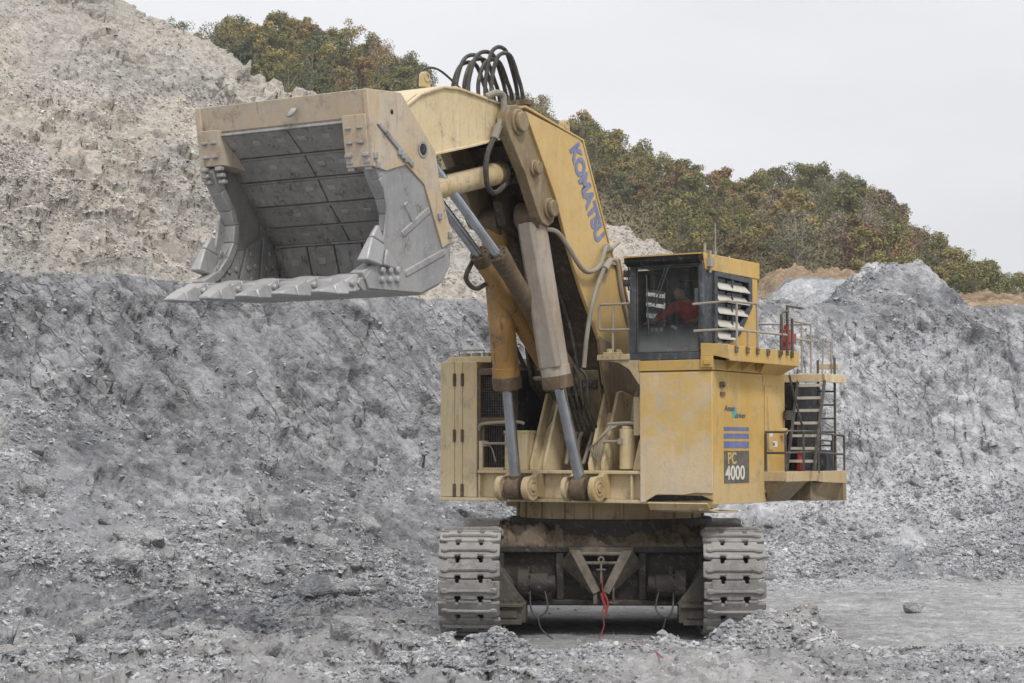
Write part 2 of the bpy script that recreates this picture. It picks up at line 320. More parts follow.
    def mesh(s, name, mats, smooth=True):
        me = bpy.data.meshes.new(name)
        vs = [fwd(p) for p in s.v] if s.flip else s.v
        me.from_pydata(vs, [], s.f)
        for m in (mats if isinstance(mats, (list, tuple)) else [mats]): me.materials.append(m)
        me.polygons.foreach_set('material_index', s.m)
        bm = bmesh.new(); bm.from_mesh(me); bmesh.ops.recalc_face_normals(bm, faces=bm.faces); bm.to_mesh(me); bm.free()
        if smooth:
            me.polygons.foreach_set('use_smooth', [True] * len(me.polygons)); me.set_sharp_from_angle(angle=R(35))
        me.update(); return me
    def build(s, name, mats, parent=None, bevel=0.0, rz=0.0):
        o = bpy.data.objects.new(name, s.mesh(name, mats)); COL.objects.link(o)
        if parent is not None: o.parent = parent
        o.rotation_euler = (0, 0, rz)
        if bevel:
            b = o.modifiers.new('bevel', 'BEVEL'); b.width = bevel; b.segments = 2; b.limit_method = 'ANGLE'; b.angle_limit = R(40)
        return o
def text(name, body, size, origin, X, Z, mat, parent, rz=0.0, sx=1.0, bold=0.0, thick=0.006, shear=0.0):
    """lettering as a thin raised mesh; X is the reading direction and Z the outward normal, in the machine frame"""
    cu = bpy.data.curves.new(name, 'FONT'); cu.body = body; cu.size = size; cu.extrude = thick / 2; cu.offset = bold; cu.shear = shear
    tmp = bpy.data.objects.new(name, cu); COL.objects.link(tmp); bpy.context.view_layer.update()
    me = bpy.data.meshes.new_from_object(tmp.evaluated_get(bpy.context.evaluated_depsgraph_get()))
    bpy.data.objects.remove(tmp); me.name = name
    x = Vector(fwd(X)).normalized(); z = Vector(fwd(Z)).normalized(); y = z.cross(x); o3 = Vector(fwd(origin))
    for v in me.vertices: v.co = o3 + x * v.co.x * sx + y * v.co.y + z * (v.co.z + thick / 2)
    me.materials.clear(); me.materials.append(mat)
    o = bpy.data.objects.new(name, me); COL.objects.link(o); o.parent = parent; o.rotation_euler = (0, 0, rz); return o
# vectorised noise -------------------------------------------------
def _hash(ix, iy, iz, seed):
    h = (ix.astype(np.int64) * 374761393 + iy.astype(np.int64) * 668265263 + iz.astype(np.int64) * 2147483647 + seed * 1274126177) & 0xFFFFFFFF
    h = ((h ^ (h >> 13)) * 1274126177) & 0xFFFFFFFF; h = ((h ^ (h >> 16)) * 2246822519) & 0xFFFFFFFF
    return (h ^ (h >> 15)) & 0xFFFFFFFF
def vnoise(x, y, z, seed=0):
    ix, iy, iz = np.floor(x), np.floor(y), np.floor(z); fx, fy, fz = x - ix, y - iy, z - iz
    out = np.zeros_like(x); w = lambda t: t * t * t * (t * (t * 6 - 15) + 10)
    wx, wy, wz = w(fx), w(fy), w(fz)
    for dx in (0, 1):
        for dy in (0, 1):
            for dz in (0, 1):
                h = _hash(ix + dx, iy + dy, iz + dz, seed)
                gx = (h & 1023) / 511.5 - 1; gy = ((h >> 10) & 1023) / 511.5 - 1; gz = ((h >> 20) & 1023) / 511.5 - 1
                out += (gx * (fx - dx) + gy * (fy - dy) + gz * (fz - dz)) * np.where(dx, wx, 1 - wx) * np.where(dy, wy, 1 - wy) * np.where(dz, wz, 1 - wz)
    return out
def fbm(x, y, z, oct=5, seed=0, gain=0.5, ridged=False):
    a = 1.0; f = 1.0; o = np.zeros_like(x); t = 0
    for k in range(oct):
        n = vnoise(x * f, y * f, z * f, seed + k * 17)
        o += a * ((0.35 - np.abs(n)) * 2 if ridged else n); t += a; a *= gain; f *= 2.07
    return o / t * 1.6
def facets(x, y, z, seed=0, tilt=0.9):
    """broken rock: every cell of a random point set is a plane with its own height and tilt"""
    ix, iy, iz = np.floor(x), np.floor(y), np.floor(z); best = np.full(x.shape, 1e9); out = np.zeros_like(x)
    for dx in (-1, 0, 1):
        for dy in (-1, 0, 1):
            for dz in (-1, 0, 1):
                h = _hash(ix + dx, iy + dy, iz + dz, seed); h2 = _hash(ix + dx, iy + dy, iz + dz, seed + 99)
                px = x - (ix + dx + (h & 1023) / 1023.0); py = y - (iy + dy + ((h >> 10) & 1023) / 1023.0); pz = z - (iz + dz + ((h >> 20) & 1023) / 1023.0)
                d = px * px + py * py + pz * pz
                hv = ((h2 & 255) / 255.0 - 0.5) + tilt * (px * ((h2 >> 8 & 255) / 127.5 - 1) + py * ((h2 >> 16 & 255) / 127.5 - 1) + pz * ((h2 >> 24 & 255) / 127.5 - 1))
                m = d < best; best = np.where(m, d, best); out = np.where(m, hv, out)
    return out
def sstep(a, b, x):
    t = np.clip((x - a) / (b - a), 0, 1); return t * t * (3 - 2 * t)
def np_mesh(name, verts, faces, mats, attrs=None, smooth=False):
    me = bpy.data.meshes.new(name); nv, nf, k = len(verts), len(faces), faces.shape[1]
    me.vertices.add(nv); me.loops.add(nf * k); me.polygons.add(nf)
    me.vertices.foreach_set('co', np.ascontiguousarray(verts, dtype=np.float32).ravel())
    me.loops.foreach_set('vertex_index', np.ascontiguousarray(faces, dtype=np.int32).ravel())
    me.polygons.foreach_set('loop_start', np.arange(0, nf * k, k, dtype=np.int32))
    me.polygons.foreach_set('use_smooth', np.full(nf, smooth))
    for m in mats: me.materials.append(m)
    for nm, arr in (attrs or {}).items():
        a = me.attributes.new(nm, 'FLOAT', 'POINT'); a.data.foreach_set('value', arr.astype(np.float32))
    me.update(calc_edges=True); return me
def link(name, me, parent=None):
    o = bpy.data.objects.new(name, me); COL.objects.link(o)
    if parent is not None: o.parent = parent
    return o
# ------------------------------------------------------------------ quarry terrain
EX = np.array([-90, -60, -30, -16.6, -10, -4, 2, 8, 16.2, 40, 60, 90.]); EY = np.array([-50, -26, -2, 11.4, 17.7, 23.2, 25.6, 26.5, 27, 26, 24, 20.])
CX = np.array([-90, -60, -22, -17.6, -14.4, -11.7, -5.4, 2, 4.8, 7.9, 9.5, 90.]); CZ = np.array([27, 26, 22.3, 21.3, 19.6, 17.7, 14.6, 12.3, 11, 9.5, 9.0, 9.0])
_xs = np.linspace(-90, 90, 1801); _k = np.hanning(41); _k /= _k.sum()
_es = np.convolve(np.pad(np.interp(_xs, EX, EY), 20, 'edge'), _k, 'valid'); _eg = np.gradient(_es, _xs)
MOUNDS = [(3.0, -6.3, 1.05, 0.72), (1.9, -6.9, 0.7, 0.25), (0.6, -8.6, 1.0, 0.34), (-0.4, -7.2, 0.7, 0.22), (-2.5, -8.2, 0.9, 0.42), (-4.7, -10.9, 1.0, 0.34), (3.6, -9.5, 1.3, 0.25),
          (6.5, -9.5, 1.6, 0.18), (-0.9, -10.2, 1.0, 0.25), (1.6, -10.6, 1.0, 0.3), (-7.6, -8.0, 1.6, 0.45), (-9.2, -3.5, 2.0, 0.6), (-6.6, 1.2, 1.6, 0.5), (-11.2, 0.2, 1.8, 0.7), (-5.5, -4.5, 1.5, 0.25)]
def terrain(x, y):
    zz = np.zeros_like(x)
    e = np.interp(x, _xs, _es) + fbm(x * 0.16, zz, zz + 3.3, 4, 5) * 0.8 + fbm(x * 0.9, zz, zz + 5.1, 4, 15) * 0.38; g = np.interp(x, _xs, _eg)
    s = (e - y) / np.sqrt(1 + g * g)
    lf = 1 - sstep(-7, 2, x)
    mid = np.exp(-((x + 5.5) / 4.5) ** 2)
    wc = (1.9 + 1.5 * mid) * lf + 3.8 * (1 - lf) + fbm(x * 0.35, y * 0.05, zz, 3, 8) * 0.5
    zc = (5.7 - 2.0 * mid) * lf + 3.7 * (1 - lf) + fbm(x * 0.22, zz, zz + 9, 4, 21) * 0.9
    st = 14.0 * lf + 10.8 * (1 - lf) + fbm(x * 0.15, zz, zz, 3, 31) * 1.5
    crest = np.interp(x, CX, CZ) + fbm(x * 0.25, y * 0.25, zz, 5, 41) * 0.55
    qc = np.clip(s / wc, 0, 1); cliff = 9.0 + (zc - 9.0) * qc ** 0.9
    q = np.clip((s - wc) / (st - wc), 0, 1); tal = zc * (1 - q) ** (1.22)
    low = np.where(s < wc, cliff, tal)
    run = np.clip((y - e) / np.maximum(33.0 - e, 4.0), 0, 3)
    up = 9.0 + (crest - 9.0) * np.clip(run, 0, 1) ** 1.03 - np.clip(run - 1, 0, 3) * (33 - e) * 0.22 * (crest > 9.3) * np.clip(crest - 9.2, 0, 1)
    up = np.maximum(up, 8.6)
    rt = sstep(7.5, 10.5, x)
    up += rt * (2.4 - 1.0 * sstep(13.8, 16, x)) * sstep(40, 42.5, y + fbm(x * 0.3, y * 0.3, zz, 3, 51) * 1.5)
    soil = np.zeros_like(x)
    for mx_, my_, rx, ry, h in ((10.6, 50, 1.5, 2.5, 1.15), (13.0, 50.5, 1.5, 2.5, 0.95), (14.6, 51, 1.2, 2, 0.6), (20.5, 50, 3.2, 3, 0.55), (24.5, 51, 3.5, 3, 0.7), (17.5, 50, 1.6, 3, 0.3)):
        gss = np.exp(-((x - mx_) / rx) ** 2 - ((y - my_) / ry) ** 2); up += h * gss * np.clip(1 + 0.7 * fbm(x * 1.1, y * 1.1, zz, 4, 61), 0.4, 1.35); soil = np.maximum(soil, gss * 1.25)
    soil = np.maximum(soil, sstep(45, 47, y) * rt * 0.75)
    # grey mound at the lip and a small white cone behind it
    d1 = np.sqrt(((x - 12.1) / 2.9) ** 2 + ((y - 29.6) / 2.6) ** 2); up += 1.75 * np.clip(1.55 * (1 - d1), 0, 1) ** 0.9 * (1 + 0.35 * fbm(x * 0.9, y * 0.9, zz, 4, 55))
    d2 = np.sqrt((x - 10.4) ** 2 + (y - 36.5) ** 2); up += np.clip(1.45 - 0.75 * d2, 0, 2)
    z = np.where(s < 0, up, low)
    fl = sstep(-1.5, 2.0, s - st)
    m = np.zeros_like(x)
    for mx_, my_, r, h in MOUNDS:
        m += h * np.exp(-(((x - mx_) ** 2 + (y - my_) ** 2) / (r * r)) ** 1.1) * (1 + 0.9 * fbm(x * 1.3, y * 1.3, zz, 4, 71))
    z = z + m * sstep(4, 9, s)
    near = sstep(-5.5, -8.5, y)
    z += near * (0.10 + 0.28 * np.clip(fbm(x * 0.55, y * 0.55, zz, 4, 81) + 0.1, 0, 1))
    z += 2.0 * sstep(-20, -36, y)
    spl = 0.0 + 0.28 * fbm(x * 0.9, y * 0.3, zz, 5, 45, 0.65); upm = (1 - sstep(spl - 0.15, spl + 0.15, s)) * (1 - rt) * np.clip((crest - 9.2) * 0.8, 0, 1)
    pale = 0.9 * np.exp(-(((x + 9.8) / 1.5) ** 2 + ((y - 8.4) / 1.7) ** 2)) + 0.8 * np.exp(-(d2 / 1.6) ** 4) + 0.55 * np.exp(-((x + 15.6) ** 2 + (y - 5.2) ** 2) / 3)
    pale += rt * sstep(39.5, 41, y) * (1 - sstep(44, 46, y)) * 0.9 * (1 - sstep(13.8, 15.5, x)); soil = np.maximum(soil, rt * sstep(39.5, 41, y) * sstep(14, 16, x)); pale += 0.62 * np.clip(1 - d1, 0, 1) ** 0.3 * (s < 1.5)
    pale += 0.74 * sstep(1, 6, x) * sstep(-0.5, 1, s) * (1 - 0.45 * sstep(6, 9, s))
    return z, s, st, wc, lf, upm, np.maximum(fl, near * 0.6), soil + 0.75 * np.exp(-((x - 2.9) ** 2 + (y + 5.9) ** 2) / 0.7), pale, rt
ys = np.concatenate([np.arange(-46, -13, 0.5), np.arange(-13, 6, 0.075), np.arange(6, 34, 0.06), np.arange(34, 64, 0.35)])
NX = 880; tx = np.linspace(-1, 1, NX)
Yg = np.repeat(ys[:, None], NX, 1); Xg = -2.2 + tx[None, :] * (0.33 * (Yg + 44.6) + 9)
Z0, S, ST, WC, LF, UPM, FLR, SOIL, PALE, RT = terrain(Xg, Yg)
gy = np.gradient(Z0, axis=0) / np.gradient(Yg, axis=0); gx = np.gradient(Z0, axis=1) / np.gradient(Xg, axis=1)
gx -= gy * 0
nl = np.sqrt(gx * gx + gy * gy + 1); nx_, ny_, nz_ = -gx / nl, -gy / nl, 1 / nl
cl = sstep(-0.6, 0.3, S) * (1 - sstep(0.3, 3.2, S - WC)); tal = sstep(0, 2, S - WC) * (1 - sstep(-1, 3, S - ST))
upr = (1 - sstep(-0.6, 0.2, S)); flr = sstep(-1, 2, S - ST)
big = fbm(Xg * 0.28, Yg * 0.28, Z0 * 0.28, 4, 101); med = fbm(Xg * 1.1, Yg * 1.1, Z0 * 1.1, 5, 111, 0.55)
f1 = np.clip(facets(Xg * 0.62 + big, Yg * 0.62, Z0 * 0.62, 121, 0.7), -0.75, 0.75); f2 = np.clip(facets(Xg * 1.7, Yg * 1.7, Z0 * 1.7, 131), -0.9, 0.9)
flute = fbm(Xg * 1.3 + big, Yg * 1.3, Z0 * 0.22, 4, 137, 0.55, True)
f3 = facets(Xg * 4.2, Yg * 4.2, Z0 * 4.2, 133)
rid = fbm(Xg * 0.7, Yg * 0.7, Z0 * 0.35, 5, 141, 0.55, True)
gully = fbm((Xg - Yg * 0.15) * 0.55, (Yg * 0.10 + Z0 * 0.1), Z0 * 0.06, 4, 151, 0.5, True)
blk = sstep(0.02, 0.28, fbm(Xg * 0.13, Yg * 0.13, Z0 * 0.13, 3, 161) + 0.1)
dip = facets((Xg * 0.8 + Z0 * 0.8) * 0.7, (Yg) * 0.5, (Z0 - Xg) * 2.2, 171, 0.7)
ca_, sa_ = math.cos(R(50)), math.sin(R(50)); along = Xg * ca_ - Z0 * sa_; across = Xg * sa_ + Z0 * ca_
slab = np.clip(facets(along * 0.22 + big * 0.6, Yg * 0.35, across * 0.75 + med * 0.25, 171, 0.8), -0.8, 0.8)
slab2 = np.clip(facets(along * 0.6, Yg * 0.8, across * 1.9 + med * 0.3, 173, 0.8), -0.8, 0.8)
stria = fbm(along * 0.45, Yg * 0.8, across * 3.4, 4, 175, 0.6)
rough = sstep(-0.15, 0.25, fbm(Xg * 0.3, Yg * 0.3, Z0 * 0.45, 3, 177))       # broken patches between smooth cut faces
disp = cl * ((0.52 * LF + 0.26 * (1 - LF)) * slab + 0.20 * slab2 + 0.11 * stria + rough * (0.34 * f1 + 0.24 * f2 + 0.11 * f3) + (0.30 * flute + 0.10 * rid) * (1 - LF) + 0.18 * big + 0.05 * med)
disp += tal * (0.14 * big + 0.07 * med + 0.07 * f2 + 0.05 * f3 + blk * LF * (0.22 * f1 + 0.12 * f2))
disp += upr * (UPM * (0.26 * big + 0.42 * gully + 0.08 * med + 0.04 * f2 + 0.05 * f3 + sstep(0.4, 0.9, blk) * (0.46 * f1 + 0.28 * f2)) + (1 - UPM) * (0.12 * big + 0.10 * med + 0.10 * f2 * RT + 0.05 * f3))
disp *= 1 - 0.75 * np.exp(-((S - 0.05) / 0.22) ** 2)
rut = np.zeros_like(Xg)
for yc, sl, w_, dp in ((1.5, 0.16, 0.35, 0.10), (3.2, 0.16, 0.35, 0.10), (8.0, -0.10, 0.4, 0.09), (9.9, -0.10, 0.4, 0.09), (-3.0, 0.05, 0.3, 0.09), (5.6, 0.02, 0.3, 0.07)):
    q = (Yg - yc - sl * Xg - 0.35 * big) / w_; rut += dp * ((np.abs(q) - 0.9) * np.exp(-q * q * 0.8))
rut *= sstep(4.0, 5.5, Xg) * (1 - sstep(14, 17, Yg))
roughleft = 1 - sstep(-6.5, -2.5, Xg + 0.25 * Yg)
disp += flr * rut; disp += flr * (0.05 * big + (0.045 + 0.10 * roughleft) * med + (0.02 + 0.16 * roughleft) * f2 + 0.05 * fbm(Xg * 0.25, Yg * 2.2, Z0 * 0, 4, 181))
nearm = sstep(-5, -8, Yg); disp += nearm * (0.09 * f2 + 0.10 * med)
disp *= sstep(-30, -15, Yg)
# keep the ground under the tracks level
pad = (1 - sstep(3.3, 4.6, np.abs(Xg - 0.1))) * (1 - sstep(4.6, 6.0, np.abs(Yg)))
disp *= 1 - 0.8 * pad
PX, PY, PZ = Xg + disp * nx_, Yg + disp * ny_, Z0 + disp * nz_
NYR = len(ys); idx = np.arange(NYR * NX).reshape(NYR, NX)
Fq = np.stack([idx[:-1, :-1], idx[:-1, 1:], idx[1:, 1:], idx[1:, :-1]], -1).reshape(-1, 4)
V3 = np.stack([PX, PY, PZ], -1).reshape(-1, 3)
SOIL = np.maximum(SOIL, UPM * np.clip(0.30 + 0.55 * fbm(Xg * 0.16 + 3, Yg * 0.16, Z0 * 0.16, 4, 195), 0, 0.32))
att = {'upper': UPM.ravel(), 'floor': FLR.ravel(), 'soil': SOIL.ravel(), 'pale': PALE.ravel(), 'face': (np.clip(cl + 0.35 * tal, 0, 1) * (0.30 + 0.70 * sstep(-0.2, 0.3, fbm(Xg * 0.25, Yg * 0.25, Z0 * 0.35, 3, 191)))).ravel()}
fs_ = S.ravel()[Fq[:, 0]]; fst = ST.ravel()[Fq[:, 0]]
def ground_z(x, y):
    j = int(np.clip(np.searchsorted(ys, y), 1, NYR - 1)); i = int(np.clip(round((((x + 2.2) / (0.33 * (ys[j] + 44.6) + 9)) + 1) / 2 * (NX - 1)), 0, NX - 1)); return float(PZ[j, i])
for nm, sel in (('quarry_floor', fs_ > fst), ('rock_face', (fs_ <= fst) & (fs_ > -0.15)), ('spoil_slope', fs_ <= -0.15)):
    F = Fq[sel]; used = np.unique(F); remap = np.full(len(V3), -1); remap[used] = np.arange(len(used))
    o = link(nm, np_mesh(nm, V3[used], remap[F], [M['terrain']], {k: v[used] for k, v in att.items()}, True)); o['kind'] = 'structure'
# the sheet of ground all round, out to the horizon
g = MB(False); g.add([(-3000, -3000, -0.7), (3000, -3000, -0.7), (3000, 4000, -0.7), (-3000, 4000, -0.7)], [(0, 1, 2, 3)])
o = g.build('ground', M['rubble']); o['kind'] = 'structure'

# ------------------------------------------------------------------ loose rock
def hull(seed, n=14, sq=(1, 1, 1), sub=0):
    r = np.random.default_rng(seed); p = r.normal(size=(n, 3)); p /= np.linalg.norm(p, axis=1)[:, None]; p *= r.uniform(0.75, 1.05, (n, 1)); p *= np.array(sq)
    bm = bmesh.new(); vs = [bm.verts.new(q) for q in p]
    bmesh.ops.convex_hull(bm, input=vs); bmesh.ops.delete(bm, geom=[v for v in bm.verts if not v.link_faces], context='VERTS')
    if sub:
        bmesh.ops.bevel(bm, geom=bm.edges[:], offset=0.06, segments=1, affect='EDGES'); bmesh.ops.triangulate(bm, faces=bm.faces[:])
        bmesh.ops.subdivide_edges(bm, edges=bm.edges[:], cuts=1, use_grid_fill=True); bmesh.ops.triangulate(bm, faces=bm.faces[:])
    bmesh.ops.recalc_face_normals(bm, faces=bm.faces); bm.verts.index_update()
    v = np.array([q.co[:] for q in bm.verts]); f = np.array([[q.index for q in t.verts] for t in bm.faces]); bm.free()
    if sub:
        v *= (1 + 0.16 * fbm(v[:, 0] * 2 + seed, v[:, 1] * 2, v[:, 2] * 2, 4, seed))[:, None]
    return v, f
SH = [hull(k, 8 + k % 4, (1, 0.6 + 0.08 * (k % 5), 0.5 + 0.07 * (k % 4))) for k in range(14)]
def scatter(name, pos, rad, mat):
    k = RNG.integers(0, len(SH), len(pos)); Vs, Fs, base = [], [], 0
    for i, (hv, hf) in enumerate(SH):
        p = pos[k == i]; r = rad[k == i]; n = len(p)
        if not n: continue
        a = RNG.uniform(0, 2 * np.pi, n); t = RNG.normal(0, 0.45, n); ca, sa, ct, stt = np.cos(a), np.sin(a), np.cos(t), np.sin(t)
        x = hv[None, :, 0] * ca[:, None] - hv[None, :, 1] * sa[:, None]; y = hv[None, :, 0] * sa[:, None] + hv[None, :, 1] * ca[:, None]; z = np.repeat(hv[None, :, 2], n, 0)
        y, z = y * ct[:, None] - z * stt[:, None], y * stt[:, None] + z * ct[:, None]
        P = np.stack([x, y, z], -1) * r[:, None, None] + p[:, None, :]
        Vs.append(P.reshape(-1, 3)); Fs.append((hf[None] + (np.arange(n) * len(hv))[:, None, None]).reshape(-1, 3) + base); base += n * len(hv)
    o = link(name, np_mesh(name, np.concatenate(Vs), np.concatenate(Fs), [mat])); o['kind'] = 'stuff'; return o
area = (np.gradient(Yg, axis=0) * np.gradient(Xg, axis=1) * nl)
infr = (np.abs((PX + 2.2) / np.maximum(PY + 44.6, 1)) < 0.34) & (PY > -12.5) & (PY < 40)
nz1 = np.clip(0.6 + 2.2 * fbm(Xg * 0.22, Yg * 0.22, Z0 * 0.22, 3, 201), 0.05, 2.2)
def pick(w, n, lo, a, cap, sink=0.2):
    w = (w * area * infr * nz1).ravel(); w /= w.sum(); i = RNG.choice(len(w), n, p=w)
    r = np.minimum(lo * RNG.uniform(0.02, 1, n) ** (-a), cap); p = V3[i] + np.stack([RNG.uniform(-.05, .05, n), RNG.uniform(-.05, .05, n), -sink * r], -1); return p, r
toe = np.exp(-((S - ST + 1.0) / 2.6) ** 2)
wA = (tal * (0.35 + 0.65 * np.clip((S - WC) / np.maximum(ST - WC, 1), 0, 1)) + toe * 1.1) * (1 - pad)
pA, rA = pick(wA, 105000, 0.036, 0.40, 0.40)
wB = (flr * roughleft + 0.10 * flr * sstep(8, 2, S - ST) + 1.5 * nearm * flr) * (1 - pad)
pB, rB = pick(wB, 80000, 0.033, 0.42, 0.34)
wC = cl * 0.6 + 0.06 * flr + 5 * np.exp(-((Xg - 12.1) / 2.3) ** 2 - ((Yg - 28.6) / 2.0) ** 2); pC, rC = pick(wC, 13000, 0.035, 0.4, 0.25)
scatter('rubble', np.concatenate([pA, pB, pC]), np.concatenate([rA, rB, rC]), M['rubble'])
wD = upr * UPM * (0.3 + np.exp(-((S + 4) / 4) ** 2)); pD, rD = pick(wD, 75000, 0.036, 0.34, 0.30)
scatter('scree', pD, rD, M['rubbletan'])
BM = []
for k in range(9):
    v, f = hull(300 + k, 13 + k % 4, (1, 0.72 + 0.05 * (k % 4), 0.58 + 0.06 * (k % 5)), 1); BM.append(np_mesh('boulder', v, f, []))
BMg, BMp = [], []
for me in BM:
    a = me.copy(); a.materials.append(M['boulder']); BMg.append(a); b_ = me.copy(); b_.materials.append(M['paleboulder']); BMp.append(b_)
def boulder(x, y, r, label, group=None, pale=False, k=0, sink=0.25, sz=1.0, name='boulder', z=None):
    o = link(name, (BMp if pale else BMg)[k % 9]); o.location = (x, y, (ground_z(x, y) if z is None else z) + r * (0.5 - sink)); o.scale = (r, r, r * sz)
    o.rotation_euler = (random.uniform(-.25, .25), random.uniform(-.25, .25), random.uniform(0, 6.28)); tag(o, label, 'boulder', group); return o
wE = (tal * 0.5 + toe) * LF + 0.7 * flr * roughleft * (S < 26); pE, rE = pick(wE * (1 - pad), 120, 0.24, 0.34, 0.62)
for q, ((x, y, z), r) in enumerate(zip(pE, rE)):
    if q % 5 < 2: boulder(x, y, r * 0.9, 'pale angular boulder lying in the rubble below the left rock face', 'pale boulders in the left rubble', True, random.randrange(9), z=z)
    else: boulder(x, y, r, 'grey angular boulder lying in the rubble below the left rock face', 'boulders in the left rubble', k=random.randrange(9), z=z)
wF = toe * (1 - LF) * (Xg > 5) + 0.4 * tal * (1 - LF) * (Xg > 5); pF, rF = pick(wF, 55, 0.17, 0.34, 0.45)
for (x, y, z), r in zip(pF, rF):
    boulder(x, y, r, 'grey boulder at the foot of the right quarry wall', 'boulders below the right wall', k=random.randrange(9), z=z)
boulder(7.4, 3.3, 0.42, 'lone pale wedge shaped boulder on the bare floor right of the shovel', pale=True, k=5, sz=0.75)
boulder(-8.9, 7.8, 0.48, 'pale flat boulder high on the left talus below the white rock patch', pale=True, k=4)
boulder(-11.0, 0.5, 0.85, 'largest grey boulder in the rubble at far left', k=1)
boulder(-6.6, 1.6, 0.78, 'big rounded dark grey boulder in the rubble left of the shovel tracks', k=6)
boulder(-5.0, -10.6, 0.55, 'large whitish rock at the bottom edge of the photo left of centre', pale=True, k=3, sz=0.8)
boulder(-9.0, -6.4, 0.5, 'pale slab of rock lying in the rubble at lower left', pale=True, k=8, sz=0.7)
boulder(-10.4, -2.2, 0.5, 'pale split rock in the left rubble above the greyish mound', pale=True, k=0)
boulder(-6.4, -9.2, 0.27, 'small white rock just left of the large whitish foreground rock', pale=True, k=5)
boulder(-8.3, -8.2, 0.36, 'rounded pale grey rock in the foreground rubble at lower left', pale=True, k=7)
ov, of = hull(411, 22, (1.5, 1.3, 1.9), 1); oo = link('rock_outcrop', np_mesh('rock_outcrop', ov * np.array([1, 1, 1]), of, [M['paleboulder']])); oo.location = (-15.9, 5.4, 3.5)
tag(oo, 'pale blocky rock outcrop jutting from the left slope at the photo edge', 'rock')
# ------------------------------------------------------------------ wooded hill
HX = np.array([-400, -140, -73, -55, -37, -19, 0.4, 15.5, 25.6, 35.6, 43.6, 55.7, 65.7, 71.7, 77.7, 83.8, 91.8, 97.8, 130, 400.])
HZ = np.array([80, 84, 80, 81, 80, 72, 66, 59, 55, 51, 49.5, 52, 50, 47, 41.5, 37.5, 33, 29.5, 28, 26.])
def hill_z(x, y):
    x = np.asarray(x, float); y = np.asarray(y, float)
    rz = np.interp(x * (355.0 + 44.6) / np.maximum(y + 44.6, 150), HX, HZ)
    t = sstep(60, 352, y) ** 1.35
    return 9.5 + (rz - 2.0 - 9.5) * t - 0.10 * np.clip(y - 360, 0, 2000) + 1.3 * fbm(x * 0.03, y * 0.03, x * 0, 3, 301)
hx = np.linspace(-420, 420, 211); hy = np.concatenate([np.linspace(60, 420, 121), np.linspace(440, 1600, 30)])
HXg, HYg = np.meshgrid(hx, hy); Hg = np.maximum(hill_z(HXg, HYg), 4.0)
hi = np.arange(HXg.size).reshape(HXg.shape); Fh = np.stack([hi[:-1, :-1], hi[:-1, 1:], hi[1:, 1:], hi[1:, :-1]], -1).reshape(-1, 4)
M['undergrowth'] = leaf_mat('hillside undergrowth', (0.12, 0.11, 0.06))
o = link('hill', np_mesh('hill', np.stack([HXg, HYg, Hg], -1).reshape(-1, 3), Fh, [M['undergrowth']], None, True)); o['kind'] = 'structure'
PAL = {'olive': (0.175, 0.172, 0.068), 'dark': (0.120, 0.138, 0.068), 'gold': (0.235, 0.205, 0.085), 'rust': (0.225, 0.160, 0.080), 'red': (0.185, 0.115, 0.080), 'grey': (0.215, 0.20, 0.145)}  # leaf tones lightened and greyed, taking over part of the distance haze
LABEL = {'olive': 'olive green tree on the wooded hillside', 'dark': 'dark green tree on the wooded hillside', 'gold': 'yellowish autumn tree on the wooded hillside',
         'rust': 'rust orange autumn tree on the wooded hillside', 'red': 'reddish brown autumn tree near the right end of the hill', 'grey': 'bare grey brown tree on the wooded hillside'}
def crown_mesh(seed, mat, nleaf, H, sparse):
    r = np.random.default_rng(seed); nb = 15; c = []
    for i in range(nb):
        h = r.uniform(0.30, 0.95); w = (0.34 * math.sin(math.pi * min(1, (h - 0.12) / 0.95)) + 0.05) * H; a = r.uniform(0, 6.28); d = w * math.sqrt(r.uniform(0, 1)) * 0.95
        c.append((d * math.cos(a), d * math.sin(a), h * H, r.uniform(0.08, 0.165) * H))
    c = np.array(c); k = r.integers(0, nb, nleaf); d = r.normal(size=(nleaf, 3)); d[:, 2] += 0.25; d /= np.linalg.norm(d, axis=1)[:, None]
    rad = c[k, 3] * (r.uniform(0.25, 1.0, nleaf) ** 0.45) * (1.18 if sparse else 1.0) * r.uniform(0.8, 1.15, nleaf)
    P = c[k, :3] + d * rad[:, None] * np.array([1, 1, 0.85])
    sz = r.uniform(0.07, 0.19, nleaf) * (H / 8) * (0.75 if sparse else 1)
    nrm = d + r.normal(size=(nleaf, 3)) * 0.55; a = np.cross(nrm, r.normal(size=(nleaf, 3))); a /= np.linalg.norm(a, axis=1)[:, None]; b = np.cross(nrm, a); b /= np.linalg.norm(b, axis=1)[:, None]
    q = np.stack([P - a * sz[:, None] * 1.3, P - b * sz[:, None] * 0.8, P + a * sz[:, None] * 1.3, P + b * sz[:, None] * 0.8], 1).reshape(-1, 3)
    return np_mesh('crown', q, np.arange(nleaf * 4).reshape(-1, 4), [mat]), c
def trunk_mesh(c, H):
    m = MB(False); m.tube([(0, 0, -0.6), (0.05 * H * 0.2, 0, 0.2 * H), (0, 0.02 * H, 0.45 * H)], 0.022 * H, 6); m.cyl((0, 0.02 * H, 0.44 * H), (0.01 * H, 0, 0.9 * H), 0.018 * H, 6, 0.004 * H)
    for i in range(0, len(c), 2): m.cyl((0, 0.01 * H, c[i][2] * 0.62), (c[i][0] * 1.15, c[i][1] * 1.15, c[i][2] * 1.05), 0.012 * H, 5, 0.004 * H)
    return m.mesh('trunk', M['bark'])
PROTO = {}
